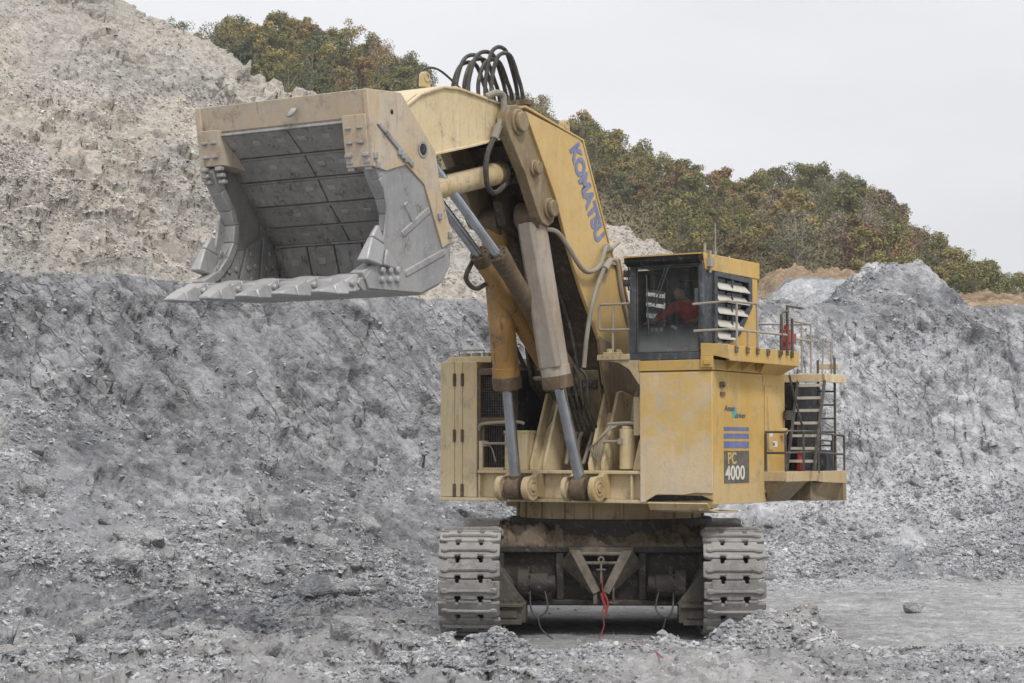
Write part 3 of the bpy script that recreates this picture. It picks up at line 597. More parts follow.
for kn, col in PAL.items():
    lm = leaf_mat('foliage ' + kn, col)
    PROTO[kn] = []
    for j in range(3):
        sparse = (kn == 'grey') or j == 2
        cm, c = crown_mesh(500 + j * 7 + len(PROTO) * 31, lm, 3400 if not sparse else (1000 if kn == 'grey' else 1700), 9.0, sparse); PROTO[kn].append((cm, trunk_mesh(c, 9.0)))
def kind_at(px, q):      # which species grows where along the hill (px: bearing from the quarry, q: 0 foot .. 1 ridge)
    w = {'olive': 2.6, 'dark': 1.0, 'gold': 1.7, 'rust': 0.45, 'grey': 1.2, 'red': 0.0}
    if 0.05 < px < 0.12 and q < 0.7: w['rust'] += 1.4; w['gold'] += 2.0
    if px > 0.165 and px < 0.215: w['red'] += 0.7 + 2.6 * (q > 0.7); w['rust'] += 0.5
    if 0.12 < px < 0.2 and q < 0.45: w['grey'] += 2.5; w['gold'] += 1
    if px < 0.0: w['dark'] += 0.8; w['rust'] += 0.5; w['gold'] += 0.4
    if px < -0.13: w['dark'] += 2
    if q > 0.8 and 0.0 < px < 0.15: w['dark'] += 2
    ks = list(w); return random.choices(ks, [w[k] for k in ks])[0]
cand = []
for yy in np.arange(205, 372, 8.5):
    sp = 5.4 if yy > 330 else 6.6
    for xx in np.arange(-90, 125, sp):
        x = xx + random.uniform(-2.6, 2.6); y = yy + random.uniform(-3.5, 3.5); b_ = (x + 2.2) / (y + 44.6)
        if b_ < -0.185 or b_ > 0.30: continue
        if b_ < -0.05 and y < 232: continue
        if -0.05 <= b_ < 0.0 and y < 285: continue                      # only the ridge shows over the spoil slope
        if b_ < 0.075 and y < 238: continue
        if -0.04 < b_ < 0.0 and y < 350: continue
        cand.append((x, y, b_))
cand.sort(key=lambda t: t[1]); rest = cand[298:]; cand = cand[:298]
for x, y, b_ in cand:
    q = (y - 205) / 160; kn = kind_at(b_, q); cm, tm = random.choice(PROTO[kn]); sc = random.uniform(0.62, 1.08) * (0.95 if kn == 'grey' else 1.0)
    t = empty('tree', (x, y, float(hill_z(x, y)) - 0.3), random.uniform(0, 6.28)); t.scale = (sc * random.uniform(0.88, 1.15), sc * random.uniform(0.88, 1.15), sc)
    tag(t, LABEL[kn], 'tree', kn + ' trees on the hillside'); link('trunk', tm, t); link('crown', cm, t)
# the trees farther back, beyond the first three hundred, read as one wood
if rest:
    Q, Mi = [], []; mats = [PROTO[k][0][0].materials[0] for k in PAL]; ks = list(PAL)
    for x, y, b_ in rest:
        kn = kind_at(b_, (y - 205) / 160); cm, tm = random.choice(PROTO[kn]); n = len(cm.vertices); co_ = np.empty(n * 3, np.float32); cm.vertices.foreach_get('co', co_); co_ = co_.reshape(-1, 3)
        sc = random.uniform(0.62, 1.05); an = random.uniform(0, 6.28); ca_, sa_ = math.cos(an) * sc, math.sin(an) * sc
        Q.append(np.stack([co_[:, 0] * ca_ - co_[:, 1] * sa_ + x, co_[:, 0] * sa_ + co_[:, 1] * ca_ + y, co_[:, 2] * sc + float(hill_z(x, y)) - 0.3], -1)); Mi.append(np.full(n // 4, ks.index(kn)))
    Q = np.concatenate(Q); me = np_mesh('woodland', Q, np.arange(len(Q)).reshape(-1, 4), mats); me.polygons.foreach_set('material_index', np.concatenate(Mi).astype(np.int32)); o = link('woodland', me); o['kind'] = 'stuff'
# low scrub between the trees, too dense to count
r = np.random.default_rng(77); n = 110000; yb = r.uniform(150, 372, n); bb = r.uniform(-0.19, 0.30, n); xb = -2.2 + bb * (yb + 44.6)
hb = hill_z(xb, yb) + np.abs(r.normal(0, 1.1, n)) + 0.1; s_ = r.uniform(0.12, 0.3, n); a = r.normal(size=(n, 3)); a /= np.linalg.norm(a, axis=1)[:, None]; b3 = np.cross(a, r.normal(size=(n, 3))); b3 /= np.linalg.norm(b3, axis=1)[:, None]
P = np.stack([xb, yb, hb], -1); qd = np.stack([P - a * s_[:, None], P - b3 * s_[:, None], P + a * s_[:, None], P + b3 * s_[:, None]], 1).reshape(-1, 3)
o = link('undergrowth', np_mesh('undergrowth', qd, np.arange(n * 4).reshape(-1, 4), [M['undergrowth']])); o['kind'] = 'stuff'
# ------------------------------------------------------------------ mining shovel
PSI = R(-32.0); UY = R(-2.8)
shovel = empty('mining_shovel', (0, 0, 0))
tag(shovel, 'huge dusty yellow hydraulic mining shovel with its bucket raised', 'excavator')
def up(mb, name, mats, parent=None, bevel=0.0):        # a part of the revolving upper works
    return mb.build(name, mats, shovel if parent is None else parent, bevel, PSI if parent is None else 0.0)
def un(mb, name, mats, parent=None, bevel=0.0):        # a part of the undercarriage
    o = mb.build(name, mats, shovel if parent is None else parent, bevel, UY if parent is None else 0.0)
    if parent is None: o.location = UOFF
    return o
UOFF = Vector((-0.2 * math.cos(UY), -0.2 * math.sin(UY), 0))

# --- crawler tracks
RI, ZC, BF, BR = 1.03, 1.17, 3.08, -3.15
def shoe_mesh():
    m = MB(False); w = 0.625; h = 0.186
    # plate with interlocking lugs on both long edges (x across, y along the chain, z outwards)
    e = [(-w, -h), (-0.46, -h), (-0.46, -h - .05), (-0.28, -h - .05), (-0.28, -h + .04), (-0.2, -h + .04), (-0.2, -h - .03), (0.2, -h - .03), (0.2, -h + .04), (0.28, -h + .04), (0.28, -h - .05), (0.46, -h - .05), (0.46, -h), (w, -h),
         (w, h - .05), (0.5, h - .015), (0.3, h - .015), (0.3, h - .075), (0.17, h - .075), (0.17, h), (-0.17, h), (-0.17, h - .075), (-0.3, h - .075), (-0.3, h - .015), (-0.5, h - .015), (-w, h - .05)]
    m.hexa([(x, y, -0.05) for x, y in e], [(x, y, 0.05) for x, y in e])
    bar = [(-0.58, -0.05), (-0.50, -0.085), (-0.40, -0.035), (0.40, -0.035), (0.50, -0.085), (0.58, -0.05), (0.58, 0.06), (0.50, 0.085), (0.40, 0.04), (-0.40, 0.04), (-0.50, 0.085), (-0.58, 0.06)]
    m.hexa([(x, y * 0.85, 0.048) for x, y in bar], [(x * 0.97, y * 0.6, 0.108) for x, y in bar])
    for x in (-0.33, 0.33): m.box((x - 0.06, -0.12, -0.22), (x + 0.06, 0.12, -0.048))
    me = m.mesh('track_shoe', M['track'], False); bm = bmesh.new(); bm.from_mesh(me); bmesh.ops.bevel(bm, geom=[q for q in bm.edges if q.calc_face_angle(0) > 0.6], offset=0.014, segments=2, affect='EDGES'); bm.to_mesh(me); bm.free()
    me.polygons.foreach_set('use_smooth', [True] * len(me.polygons)); me.set_sharp_from_angle(angle=R(40)); return me
SHOE = shoe_mesh()
straight = BF - BR; per = 2 * straight + 2 * math.pi * RI; NS = 46; pitch = per / NS
def path(s):
    s %= per
    if s < straight: return BR + s, ZC + RI, (1, 0)
    s -= straight
    if s < math.pi * RI: a = s / RI; return BF + RI * math.sin(a), ZC + RI * math.cos(a), (math.cos(a), -math.sin(a))
    s -= math.pi * RI
    if s < straight: return BF - s, ZC - RI, (-1, 0)
    s -= straight; a = s / RI; return BR - RI * math.sin(a), ZC - RI * math.cos(a), (-math.cos(a), math.sin(a))
for sg, ca in ((-1, -2.68), (1, 2.70)):
    ins = -sg   # towards the middle of the machine
    m = MB(); 
    m.side(ca - 0.33, ca + 0.33, [(BF + .2, ZC - .55), (BF + .35, ZC + .1), (BF - .3, ZC + .62), (BR + .3, ZC + .62), (BR - .35, ZC + .1), (BR - .2, ZC - .55)])
    trk = un(m, 'crawler_track', M['dirty'], None, 0.02)
    for b, rr in ((BF, 0.86), (BR, 0.86)):
        m = MB(); m.cyl((ca - 0.36, b, ZC), (ca + 0.36, b, ZC), rr, 32); m.cyl((ca + ins * 0.36, b, ZC), (ca + ins * 0.46, b, ZC), 0.42, 24)
        un(m, 'idler_wheel', M['dirty'], trk, 0.02)
    m = MB()
    for k in range(6):
        b = BR + 0.9 + k * (straight - 1.8) / 5; m.cyl((ca - 0.34, b, 0.52), (ca + 0.34, b, 0.52), 0.27, 20)
    un(m, 'track_roller', M['dirty'], trk)
    for k in range(NS):
        b, z, (tb, tz) = path((k + 0.35) * pitch); z -= (0.14 * max(0.0, math.sin(math.pi * (b - BR) / straight)) + 0.10 * (BF - b) / straight) * (z > ZC) if BR < b < BF else 0.0
        o = link('track_shoe', SHOE, trk)
        # columns: x across, y along the path, z outward
        nb, nz = (-tz, tb); X = Vector((1, 0, 0)); Yv = Vector((0, -tb, tz)); Zv = Vector((0, -nb, nz))
        mt = Matrix(((X.x, Yv.x, Zv.x, ca), (X.y, Yv.y, Zv.y, -b), (X.z, Yv.z, Zv.z, z), (0, 0, 0, 1)))
        o.matrix_local = mt @ Matrix.Rotation(random.uniform(-.035, .035), 4, 'X') @ Matrix.Rotation(random.uniform(-.012, .012), 4, 'Z') @ Matrix.Translation((random.uniform(-.012, .012), 0, random.uniform(-.008, .008)))
    # inner end gusset with its travel stop and bolts
    m = MB(); u0, u1 = sorted((ca + ins * 0.40, ca + ins * 1.10))
    i0 = ca + ins * 0.40; i1 = ca + ins * 1.14
    m.hexa([(i0, 3.25, 1.66), (i0, 3.25, 0.72), (i1, 3.25, 0.72)], [(i0, 2.2, 1.72), (i0, 2.2, 0.72), (i1, 2.2, 0.72)])
    m.box((u0, 2.3, 0.34), (u1 + .02, 3.32, 0.74)); m.box((u0 + .05, 3.3, 0.66), (u1 - .03, 3.42, 0.72)); m.box((u0 + .08, 3.3, 0.30), (u1 - .06, 3.38, 0.40))
    m.box((u0 + .18, 3.31, 0.43), (u1 - .16, 3.35, 0.60))
    for q in range(4): m.cyl((u0 + .12 + q * .16, 3.3, 0.80), (u0 + .12 + q * .16, 3.34, 0.80), 0.03, 8)
    un(m, 'end_gusset', M['gusset'], trk, 0.015)
    m = MB(); j0 = ca + ins * 0.95
    m.cyl((j0, 2.85, 1.10), (j0 + ins * 0.22, 2.85, 1.10), 0.31, 24); m.cyl((j0 + ins * .2, 2.85, 1.10), (j0 + ins * 0.62, 2.85, 1.10), 0.23, 24)
    m.cyl((j0 + ins * .6, 2.85, 1.10), (j0 + ins * 0.78, 2.85, 1.12), 0.17, 18); m.cyl((j0 + ins * .3, 2.85, 1.3), (j0 + ins * .3, 2.85, 1.48), 0.06, 10)
    for q in range(8):
        a = q * math.pi / 4; m.cyl((j0 + ins * .2, 2.85 + .27 * math.cos(a), 1.10 + .27 * math.sin(a)), (j0 + ins * .26, 2.85 + .27 * math.cos(a), 1.10 + .27 * math.sin(a)), 0.03, 8)
    mo = un(m, 'travel_motor', M['dirty'])
    m = MB(); 
    m.tube([(j0 + ins * .55, 3.0, 1.0), (j0 + ins * .62, 3.2, 0.62), (j0 + ins * .42, 3.25, 0.46), (j0 + ins * .28, 3.2, 0.62), (j0 + ins * .25, 3.0, 1.0)], 0.02, 6, 6)
    m.tube([(j0 + ins * .42, 3.25, 0.46), (j0 + ins * .5, 3.3, 0.2), (j0 + ins * .75, 3.35, -0.0)], 0.018, 6, 5)
    un(m, 'hose', M['hose'], mo)
# --- car body
m = MB()
m.box((-2.25, -2.4, 0.68), (2.25, 2.38, 1.86)); m.mat(0)
m.box((-2.22, 2.36, 1.74), (2.22, 2.62, 1.88)); m.box((-2.22, 2.36, 0.64), (2.22, 2.62, 0.76)); m.box((-2.22, 2.37, 0.75), (-2.05, 2.60, 1.75)); m.box((2.05, 2.37, 0.75), (2.22, 2.60, 1.75))
m.box((-0.95, 2.37, 0.75), (-0.78, 2.60, 1.75)); m.box((0.78, 2.37, 0.75), (0.95, 2.60, 1.75))
cb = un(m, 'car_body', M['dirty'], None, 0.03)
# mud lying on the car body deck
n1, n2 = 160, 90; gxm, gym = np.meshgrid(np.linspace(-2.24, 2.24, n1), np.linspace(-2.4, 2.63, n2))
hgt = 1.92 + 0.30 * np.clip((2.63 - gym) / 0.7, 0, 1) + 0.16 * fbm(gxm * 2.3, gym * 2.3, gxm * 0, 5, 401) + 0.10 * facets(gxm * 5, gym * 5, gxm * 0, 402) + 0.05 * facets(gxm * 11, gym * 11, gxm * 0, 403)
vv = np.stack([gxm, -gym, hgt], -1).reshape(-1, 3); low = vv[(n2 - 1) * n1:].copy(); low[:, 2] = 1.86; low[:, 1] += 0.02
ii = np.arange(n1 * n2).reshape(n2, n1); Fm = np.stack([ii[:-1, :-1], ii[:-1, 1:], ii[1:, 1:], ii[1:, :-1]], -1).reshape(-1, 4)
top = ii[-1]; lo_ = np.arange(n1) + n1 * n2; Fm = np.concatenate([Fm, np.stack([top[:-1], top[1:], lo_[1:], lo_[:-1]], -1)])
link('dried_mud', np_mesh('dried_mud', np.concatenate([vv, low]), Fm, [M['mud']], None, True), cb)
m = MB()   # V shaped tow bracket
m.front(2.62, 2.78, [(-0.80, 1.86), (0.80, 1.86), (0.80, 1.74), (-0.80, 1.74)])
for sg in (-1, 1):
    m.hexa([(sg * 0.78, 3.0, 1.80), (sg * 0.52, 3.0, 1.80), (sg * 0.03, 3.15, 0.86), (sg * 0.20, 3.15, 0.78)], [(sg * 0.78, 2.62, 1.80), (sg * 0.52, 2.62, 1.80), (sg * 0.03, 2.7, 0.86), (sg * 0.20, 2.7, 0.78)])
    m.hexa([(sg * 0.78, 2.98, 1.80), (sg * 1.05, 2.62, 1.45), (sg * 0.30, 2.62, 0.8), (sg * 0.22, 3.1, 0.8)], [(sg * 0.76, 2.95, 1.80), (sg * 1.0, 2.61, 1.45), (sg * 0.28, 2.61, 0.8), (sg * 0.20, 3.06, 0.8)])
m.tube([(-0.55, 2.95, 1.5), (0.55, 2.95, 1.5)], 0.045, 8); m.tube([(-0.62, 2.96, 1.72), (0.62, 2.96, 1.72)], 0.05, 8)
m.ring((0, 2.97, 1.58), (0, 1, 0), 0.04, 0.09, 0.05, 16); m.cyl((0, 2.97, 1.5), (0, 3.05, 1.02), 0.03, 8); m.box((-0.12, 2.95, 1.33), (0.12, 3.05, 1.37))
m.cyl((0.30, 3.05, 0.95), (0.30, 3.05, 0.55), 0.03, 8); m.box((0.2, 2.98, 0.56), (0.38, 3.12, 0.60)); m.box((-0.2, 3.0, 0.55), (-0.1, 3.1, 0.9))
m.v = [(p[0] * 0.84, p[1] if p[1] < 2.7 else p[1] - 0.06, 1.86 + (p[2] - 1.86) * 0.88) for p in m.v]
un(m, 'tow_bracket', plain('dust brown bracket', (0.125, 0.108, 0.085), 0.85, 0, 5, 0.5), cb, 0.012)
m = MB(); m.cyl((0.2, 0, 1.95), (0.2, 0, 2.42), 2.25, 48); un(m, 'slew_bearing', M['dirty'], None, 0.02)
# --- slew ring skirt and revolving frame
m = MB(); m.cyl((0.0, 0.0, 2.41), (0.0, 0.0, 2.80), 2.06, 20)
for k in range(20):
    a = 2 * math.pi * k / 20; m.box((2.07 * math.cos(a) - 0.03, 2.07 * math.sin(a) - 0.03, 2.43), (2.07 * math.cos(a) + 0.03, 2.07 * math.sin(a) + 0.03, 2.78))
up(m, 'slew_ring', M['dusty'], None, 0.01)
m = MB()
m.box((-2.66, -3.6, 2.84), (2.3, 2.36, 3.38))
m.box((-1.70, 2.40, 2.88), (2.33, 2.66, 3.40)); m.box((-1.72, 2.36, 3.40), (2.35, 2.82, 3.47)); m.box((-2.70, 2.36, 2.80), (2.35, 2.82, 2.875))
for u in (-2.0, -1.72, 2.02, 2.27): m.box((u, 2.62, 2.876), (u + 0.05, 2.79, 3.40))
m.box((-2.0, -1.2, 2.65), (2.0, 1.2, 2.84))
fr = up(m, 'revolving_frame', M['cream'], None, 0.012)
for u0, u1, rr in ((-0.92, -0.79, 0.28), (-0.26, -0.10, 0.27), (0.70, 0.80, 0.27), (1.36, 1.50, 0.28)):
    m = MB(); m.side(u0, u1, [(2.66, 3.42), (2.9, 3.42), (3.0, 3.36)] + [(3.14 + rr * math.cos(a), 3.10 + rr * math.sin(a)) for a in [R(60 - k * 18) for k in range(12)]] + [(2.66, 2.86)])
    m.cyl((u0 - 0.03, 3.14, 3.10), (u1 + 0.03, 3.14, 3.10), 0.085, 16); m.ring(((u0 + u1) / 2, 3.14, 3.10), (1, 0, 0), 0.11, 0.17, u1 - u0 + 0.03, 24)
    up(m, 'cylinder_lug', M['dusty'], fr, 0.012)
# --- boom brackets
for u0, u1 in ((-0.52, -0.12), (0.92, 1.30)):
    m = MB(); pr = [(2.60, 3.47), (2.62, 3.62), (1.95, 5.12), (1.78, 5.16), (0.6, 4.9), (0.1, 3.47)]
    m.side(u0, u0 + 0.07, pr); m.side(u1 - 0.07, u1, pr); m.side(u0 + 0.07, u1 - 0.07, [(2.45, 3.47), (1.72, 5.02), (1.6, 5.02), (2.3, 3.47)])
    up(m, 'boom_bracket', M['cream'], None, 0.01)
# --- side cabinet (far side of the machine)
m = MB(); m.box((-2.70, -3.4, 2.88), (-1.76, 2.74, 5.82)); m.box((-2.62, -3.3, 5.80), (-1.50, 2.60, 5.94))
m.box((-2.705, 2.73, 2.885), (-2.335, 2.785, 5.825)); m.box((-2.325, 2.73, 2.885), (-2.13, 2.785, 5.825)); m.box((-2.12, 2.73, 2.885), (-1.755, 2.785, 5.825))
sc_ = up(m, 'side_cabinet', M['cream'], None, 0.012)
for z in (3.02, 4.20, 5.42):
    for u in (-2.33, -2.125):
        m = MB(); m.box((u - 0.035, 2.78, z - 0.12), (u + 0.035, 2.81, z + 0.14)); m.cyl((u, 2.81, z - 0.13), (u, 2.81, z + 0.15), 0.022, 8); up(m, 'hinge', M['brown'], sc_)
m = MB(); m.tube([(-2.4, 2.5, 5.93), (-2.4, 2.5, 6.08), (-1.75, 2.5, 6.08), (-1.75, 2.5, 5.93)], 0.022, 6)
for q in range(3): m.box((-2.35 + q * .28, 2.35, 5.94), (-2.2 + q * .28, 2.5, 6.02))
up(m, 'roof_handle', M['rail'], sc_)
# --- cooler with mesh guard between cabinet and boom
m = MB(); m.box((-1.74, -0.5, 3.38), (-0.86, 2.55, 5.62)); cool = up(m, 'oil_cooler', M['inner'], None)
m = MB(); m.box((-1.75, 2.56, 5.52), (-0.84, 2.76, 5.66)); m.box((-1.74, 2.56, 4.42), (-0.86, 2.74, 4.60)); m.box((-1.755, 2.56, 3.46), (-1.68, 2.75, 5.52)); m.box((-0.90, 2.56, 4.6), (-0.84, 2.74, 5.52)); m.box((-1.68, 2.56, 3.46), (-1.60, 2.72, 4.42))
up(m, 'cooler_frame', M['brown'], cool, 0.01)
m = MB()
for q in range(13): m.tube([(-1.64 + q * 0.06, 2.67, 4.6), (-1.64 + q * 0.06, 2.67, 5.5)], 0.008, 4)
for q in range(15): m.tube([(-1.68, 2.675, 4.63 + q * 0.06), (-0.90, 2.675, 4.63 + q * 0.06)], 0.008, 4)
for q in range(7): m.tube([(-1.56 + q * 0.06, 2.67, 3.5), (-1.56 + q * 0.06, 2.67, 4.42)], 0.008, 4)
up(m, 'mesh_guard', M['gusset'], cool)
m = MB(); m.box((-1.12, 2.3, 3.47), (-0.55, 2.66, 4.28)); m.box((-1.14, 2.3, 4.26), (-0.53, 2.68, 4.32)); m.box((-1.72, 2.58, 3.47), (-1.62, 2.76, 4.1)); m.box((-1.65, 2.55, 3.47), (-1.1, 2.75, 3.52)); up(m, 'pump_box', M['cream'], None, 0.012)
m = MB(); m.tube([(-1.72, 2.7, 4.3), (-1.6, 2.80, 4.46), (-0.75, 2.80, 4.50), (-0.55, 2.78, 4.46)], 0.035, 8, 5); m.tube([(-1.55, 2.80, 4.04), (-0.9, 2.80, 4.04)], 0.028, 8); m.box((-1.62, 2.66, 3.98), (-1.5, 2.76, 4.1))
m.tube([(-1.6, 2.7, 4.05), (-1.4, 2.75, 3.95), (-1.32, 2.7, 3.65)], 0.018, 6, 5)
up(m, 'pipe', M['rail'])
m = MB()
for q in range(6): m.tube([(-0.62 + q * .09, 1.9, 3.6 + 0.1 * (q % 2)), (-0.45 + q * .07, 2.0 - q * .06, 4.4), (-0.2 + q * .05, 1.6, 5.1), (-0.35 + q * .1, 0.8, 5.55)], 0.045, 7, 6)
m.tube([(-0.75, 2.05, 5.6), (-0.3, 2.2, 5.72), (-0.05, 1.9, 5.6), (-0.2, 1.5, 5.4)], 0.05, 8, 6); m.tube([(-0.75, 2.1, 5.45), (-0.35, 2.3, 5.45), (-0.1, 2.0, 5.6)], 0.05, 8, 6)
for q in range(5): m.tube([(0.15 + q * .14, 2.2, 3.6), (0.1 + q * .17, 1.9 + .1 * (q % 3), 4.2), (0.3 + q * .1, 1.5, 4.7)], 0.04, 7, 6)
up(m, 'hose_bundle', M['dusthose'])
m = MB(); m.tube([(-0.9, 2.0, 5.5), (-1.15, 2.4, 6.4), (-1.2, 2.9, 7.2), (-0.95, 3.2, 7.9), (-0.7, 3.3, 8.3)], 0.05, 8, 6); up(m, 'hose', M['hose'])
m = MB(); m.box((-0.55, -0.6, 3.38), (2.2, 0.55, 5.3)); m.box((-1.6, -3.4, 3.3), (3.6, -1.35, 5.36)); eh = up(m, 'engine_house', M['dirty'], None, 0.02)
m = MB(); m.side(3.62, 3.66, [(-1.35, 3.5), (-3.3, 3.5), (-3.3, 5.3), (-1.35, 5.3)]); m.front(-1.35, -1.30, [(3.0, 3.45), (3.95, 3.45), (3.95, 5.38), (3.0, 5.38)]); up(m, 'dark_tread_backing', M['inner'], eh)  # near-black backing, painted to deepen the dark between the stair treads
# pedestal clutter left of the cab base
m = MB(); m.cyl((1.78, 2.45, 3.5), (1.78, 2.45, 4.34), 0.17, 18); m.cyl((1.78, 2.45, 4.34), (1.78, 2.45, 4.40), 0.12, 14); m.box((2.0, 2.1, 4.2), (2.27, 2.6, 5.0)); m.hexa([(1.95, 2.55, 3.48), (2.27, 2.55, 3.48), (2.27, 2.55, 4.25), (2.1, 2.55, 4.1)], [(1.95, 2.0, 3.48), (2.27, 2.0, 3.48), (2.27, 2.0, 4.25), (2.1, 2.0, 4.1)])
m.box((2.16, 2.6, 4.62), (2.24, 2.66, 4.72))
up(m, 'filter_housing', M['cream'], None, 0.012)
m = MB(); m.tube([(1.35, 2.5, 4.44), (1.95, 2.55, 4.46), (2.05, 2.5, 4.38), (2.15, 2.5, 4.45)], 0.035, 8, 4); m.tube([(1.30, 2.6, 4.07), (1.75, 2.65, 4.08)], 0.03, 8); m.box((1.68, 2.6, 4.02), (1.76, 2.7, 4.14))
for q in range(5): m.tube([(1.75 - q * .08, 2.5, 4.45), (1.35 - q * .05, 2.55 + q * .03, 4.3 - q * .06), (1.25 - q * .07, 2.6, 3.9), (1.1 + q * .03, 2.5, 3.55)], 0.02, 6, 6)
m.tube([(1.9, 2.2, 4.5), (1.95, 2.1, 5.1), (2.1, 1.9, 5.5)], 0.07, 8, 6); m.tube([(1.78, 2.2, 4.5), (1.8, 2.1, 5.0), (1.95, 1.9, 5.45)], 0.06, 8, 6)
up(m, 'hose_bundle', M['rail'])
# --- cab base
m = MB()
m.mat(0).flat(2.80, 5.50, [(2.30, 2.86), (3.95, 2.84), (3.95, 0.45), (2.30, 0.45)]); m.box((2.29, -0.70, 2.80), (3.93, 0.455, 5.62))
m.mat(2).front(2.84, 2.872, [(2.30, 5.48), (3.945, 5.48), (3.945, 3.03), (3.55, 3.03), (3.3, 2.99), (2.7, 2.99), (2.45, 2.84), (2.3, 2.82)])
m.mat(0).box((2.28, 0.30, 5.515), (3.97, 2.88, 5.73)); m.box((3.945, 0.43, 2.82), (3.962, 0.47, 5.5))
cbase = up(m, 'cab_base', [M['yellow'], M['black'], M['caked']], None, 0.014)
m = MB(); m.hexa([(2.45, 2.9, 2.86), (2.7, 2.95, 2.985), (3.75, 2.95, 2.985), (3.95, 2.9, 2.90)], [(2.4, 2.6, 2.80), (2.7, 2.6, 2.9), (3.75, 2.6, 2.9), (3.95, 2.6, 2.83)]); up(m, 'painted_gap_shade', M['inner'], cbase)  # solid near-black strip; the shade of the gap is put into its colour
m = MB(); m.sheet(2.55, 3.9, [(2.98, 2.84), (2.9, 2.72), (2.4, 2.66), (1.6, 2.66)], 0.04); m.front(2.6, 2.95, [(3.6, 2.8), (3.95, 2.8), (3.92, 2.74), (3.7, 2.68)]); up(m, 'bent_guard_plate', M['dusty'], cbase)
m = MB()   # door on the side panel with its sloped rear edge
m.side(3.93, 3.962, [(0.38, 5.25), (-0.12, 5.25), (-0.36, 4.9), (-0.60, 4.0), (-0.66, 3.0), (0.38, 3.0)]); m.side(3.955, 3.985, [(0.26, 5.05), (0.02, 5.05), (0.02, 3.9), (0.26, 3.9)])
m.cyl((3.96, -0.42, 4.3), (4.1, -0.42, 4.3), 0.07, 10); m.box((3.96, -0.5, 4.2), (4.06, -0.36, 4.26))
up(m, 'service_door', M['yellow'], cbase, 0.008)
m = MB(); m.box((3.962, 0.06, 4.18), (3.992, 0.22, 4.26)); m.box((3.962, 0.18, 3.98), (3.97, 0.22, 4.10)); up(m, 'warning_label', M['white'], cbase)
m = MB(); m.box((3.962, -0.22, 3.96), (3.972, 0.10, 4.09)); up(m, 'number_plate', M['lettering'], cbase)
text('number_lettering', 'L 5780', 0.10, (3.974, 0.16, 3.99), (0, -1, 0), (1, 0, 0), M['decal'], cbase, sx=0.8)
UZ = 3.952
for z0, z1 in ((4.295, 4.37), (4.135, 4.24), (3.94, 4.08)):
    m = MB(); m.box((3.93, 1.17, z0), (UZ + 0.004, 2.35, z1)); up(m, 'decal_stripe', M['blue'], cbase)
m = MB(); m.box((3.93, 1.17, 3.22), (UZ + 0.004, 2.35, 3.885)); up(m, 'model_badge', M['decal'], cbase)
text('model_lettering', 'PC', 0.33, (UZ + 0.006, 2.20, 3.62), (0, -1, 0), (1, 0, 0), M['letteryel'], cbase, sx=1.05, bold=0.006)
text('model_lettering', '4000', 0.40, (UZ + 0.006, 2.30, 3.30), (0, -1, 0), (1, 0, 0), M['lettering'], cbase, sx=1.14, bold=0.008)
text('emblem_lettering', 'Asset', 0.17, (UZ + 0.006, 2.34, 4.70), (0, -1, 0), (1, 0, 0), M['navy'], cbase, sx=1.25, shear=0.25)
text('emblem_lettering', 'driver', 0.17, (UZ + 0.006, 1.84, 4.56), (0, -1, 0), (1, 0, 0), M['navy'], cbase, sx=1.2, shear=0.25)
m = MB(); m.side(3.93, UZ + 0.003, [(1.96, 4.77), (1.76, 4.77), (1.74, 4.56), (1.94, 4.56)]); up(m, 'emblem', M['cyan'], cbase)
m = MB(); m.cyl((3.95, 2.45, 5.22), (4.03, 2.45, 5.25), 0.05, 12); m.box((3.95, 2.36, 5.17), (3.99, 2.54, 5.28)); m.box((3.95, 2.33, 5.0), (3.985, 2.52, 5.08)); up(m, 'door_lock', M['brown'], cbase)
# --- upper walkway round the cab
m = MB()
m.front(2.86, 2.92, [(3.72, 6.06), (4.35, 6.02), (4.35, 5.72), (4.05, 5.79), (3.72, 5.79)]); m.box((3.66, -0.45, 5.94), (4.34, 2.86, 5.985)); m.box((4.315, -0.45, 5.69), (4.355, 2.87, 6.0))
for v in (2.2, 1.5, 0.8, 0.1): m.front(v, v + 0.05, [(3.95, 5.52), (4.31, 5.72), (4.31, 5.94), (3.95, 5.94)])
m.hexa([(3.95, -0.45, 5.5), (4.35, -0.45, 5.69), (4.35, 1.2, 5.69), (3.95, 0.6, 5.52)], [(3.93, -0.43, 5.53), (4.33, -0.43, 5.72), (4.33, 1.2, 5.72), (3.93, 0.6, 5.55)])
m.box((3.72, 2.9, 5.56), (4.0, 2.93, 5.79)); m.box((3.80, 2.93, 5.62), (3.95, 2.97, 5.74)); m.box((3.66, -0.52, 5.69), (4.355, -0.45, 6.02))
wk = up(m, 'upper_walkway', M['yellow'], None, 0.01)
for v in (2.62, 2.1, 1.62, 1.1, 0.5, -0.1):
    m = MB(); m.box((4.355, v - 0.05, 5.86), (4.40, v + 0.05, 6.0)); m.box((4.35, v - 0.03, 5.94), (4.42, v + 0.03, 5.97)); up(m, 'rail_socket', M['brown'], wk, 0.006)
def rail(name, pts, r, mat, parent=None):
    m = MB()
    for p in pts: m.tube(p, r, 8, 0)
    return up(m, name, mat, parent)
rail('railing', [[(3.60, 3.02, 6.84), (4.36, 2.95, 6.88), (4.385, 1.70, 6.90), (4.385, 1.66, 6.86), (4.385, 1.62, 5.9)], [(3.62, 3.02, 6.30), (4.36, 2.93, 6.32), (4.385, 0.2, 6.33)],
                 [(4.385, 2.62, 6.90), (4.385, 2.62, 5.9)], [(4.385, 2.1, 6.33), (4.385, 2.1, 5.9)]], 0.026, M['rail'], wk)
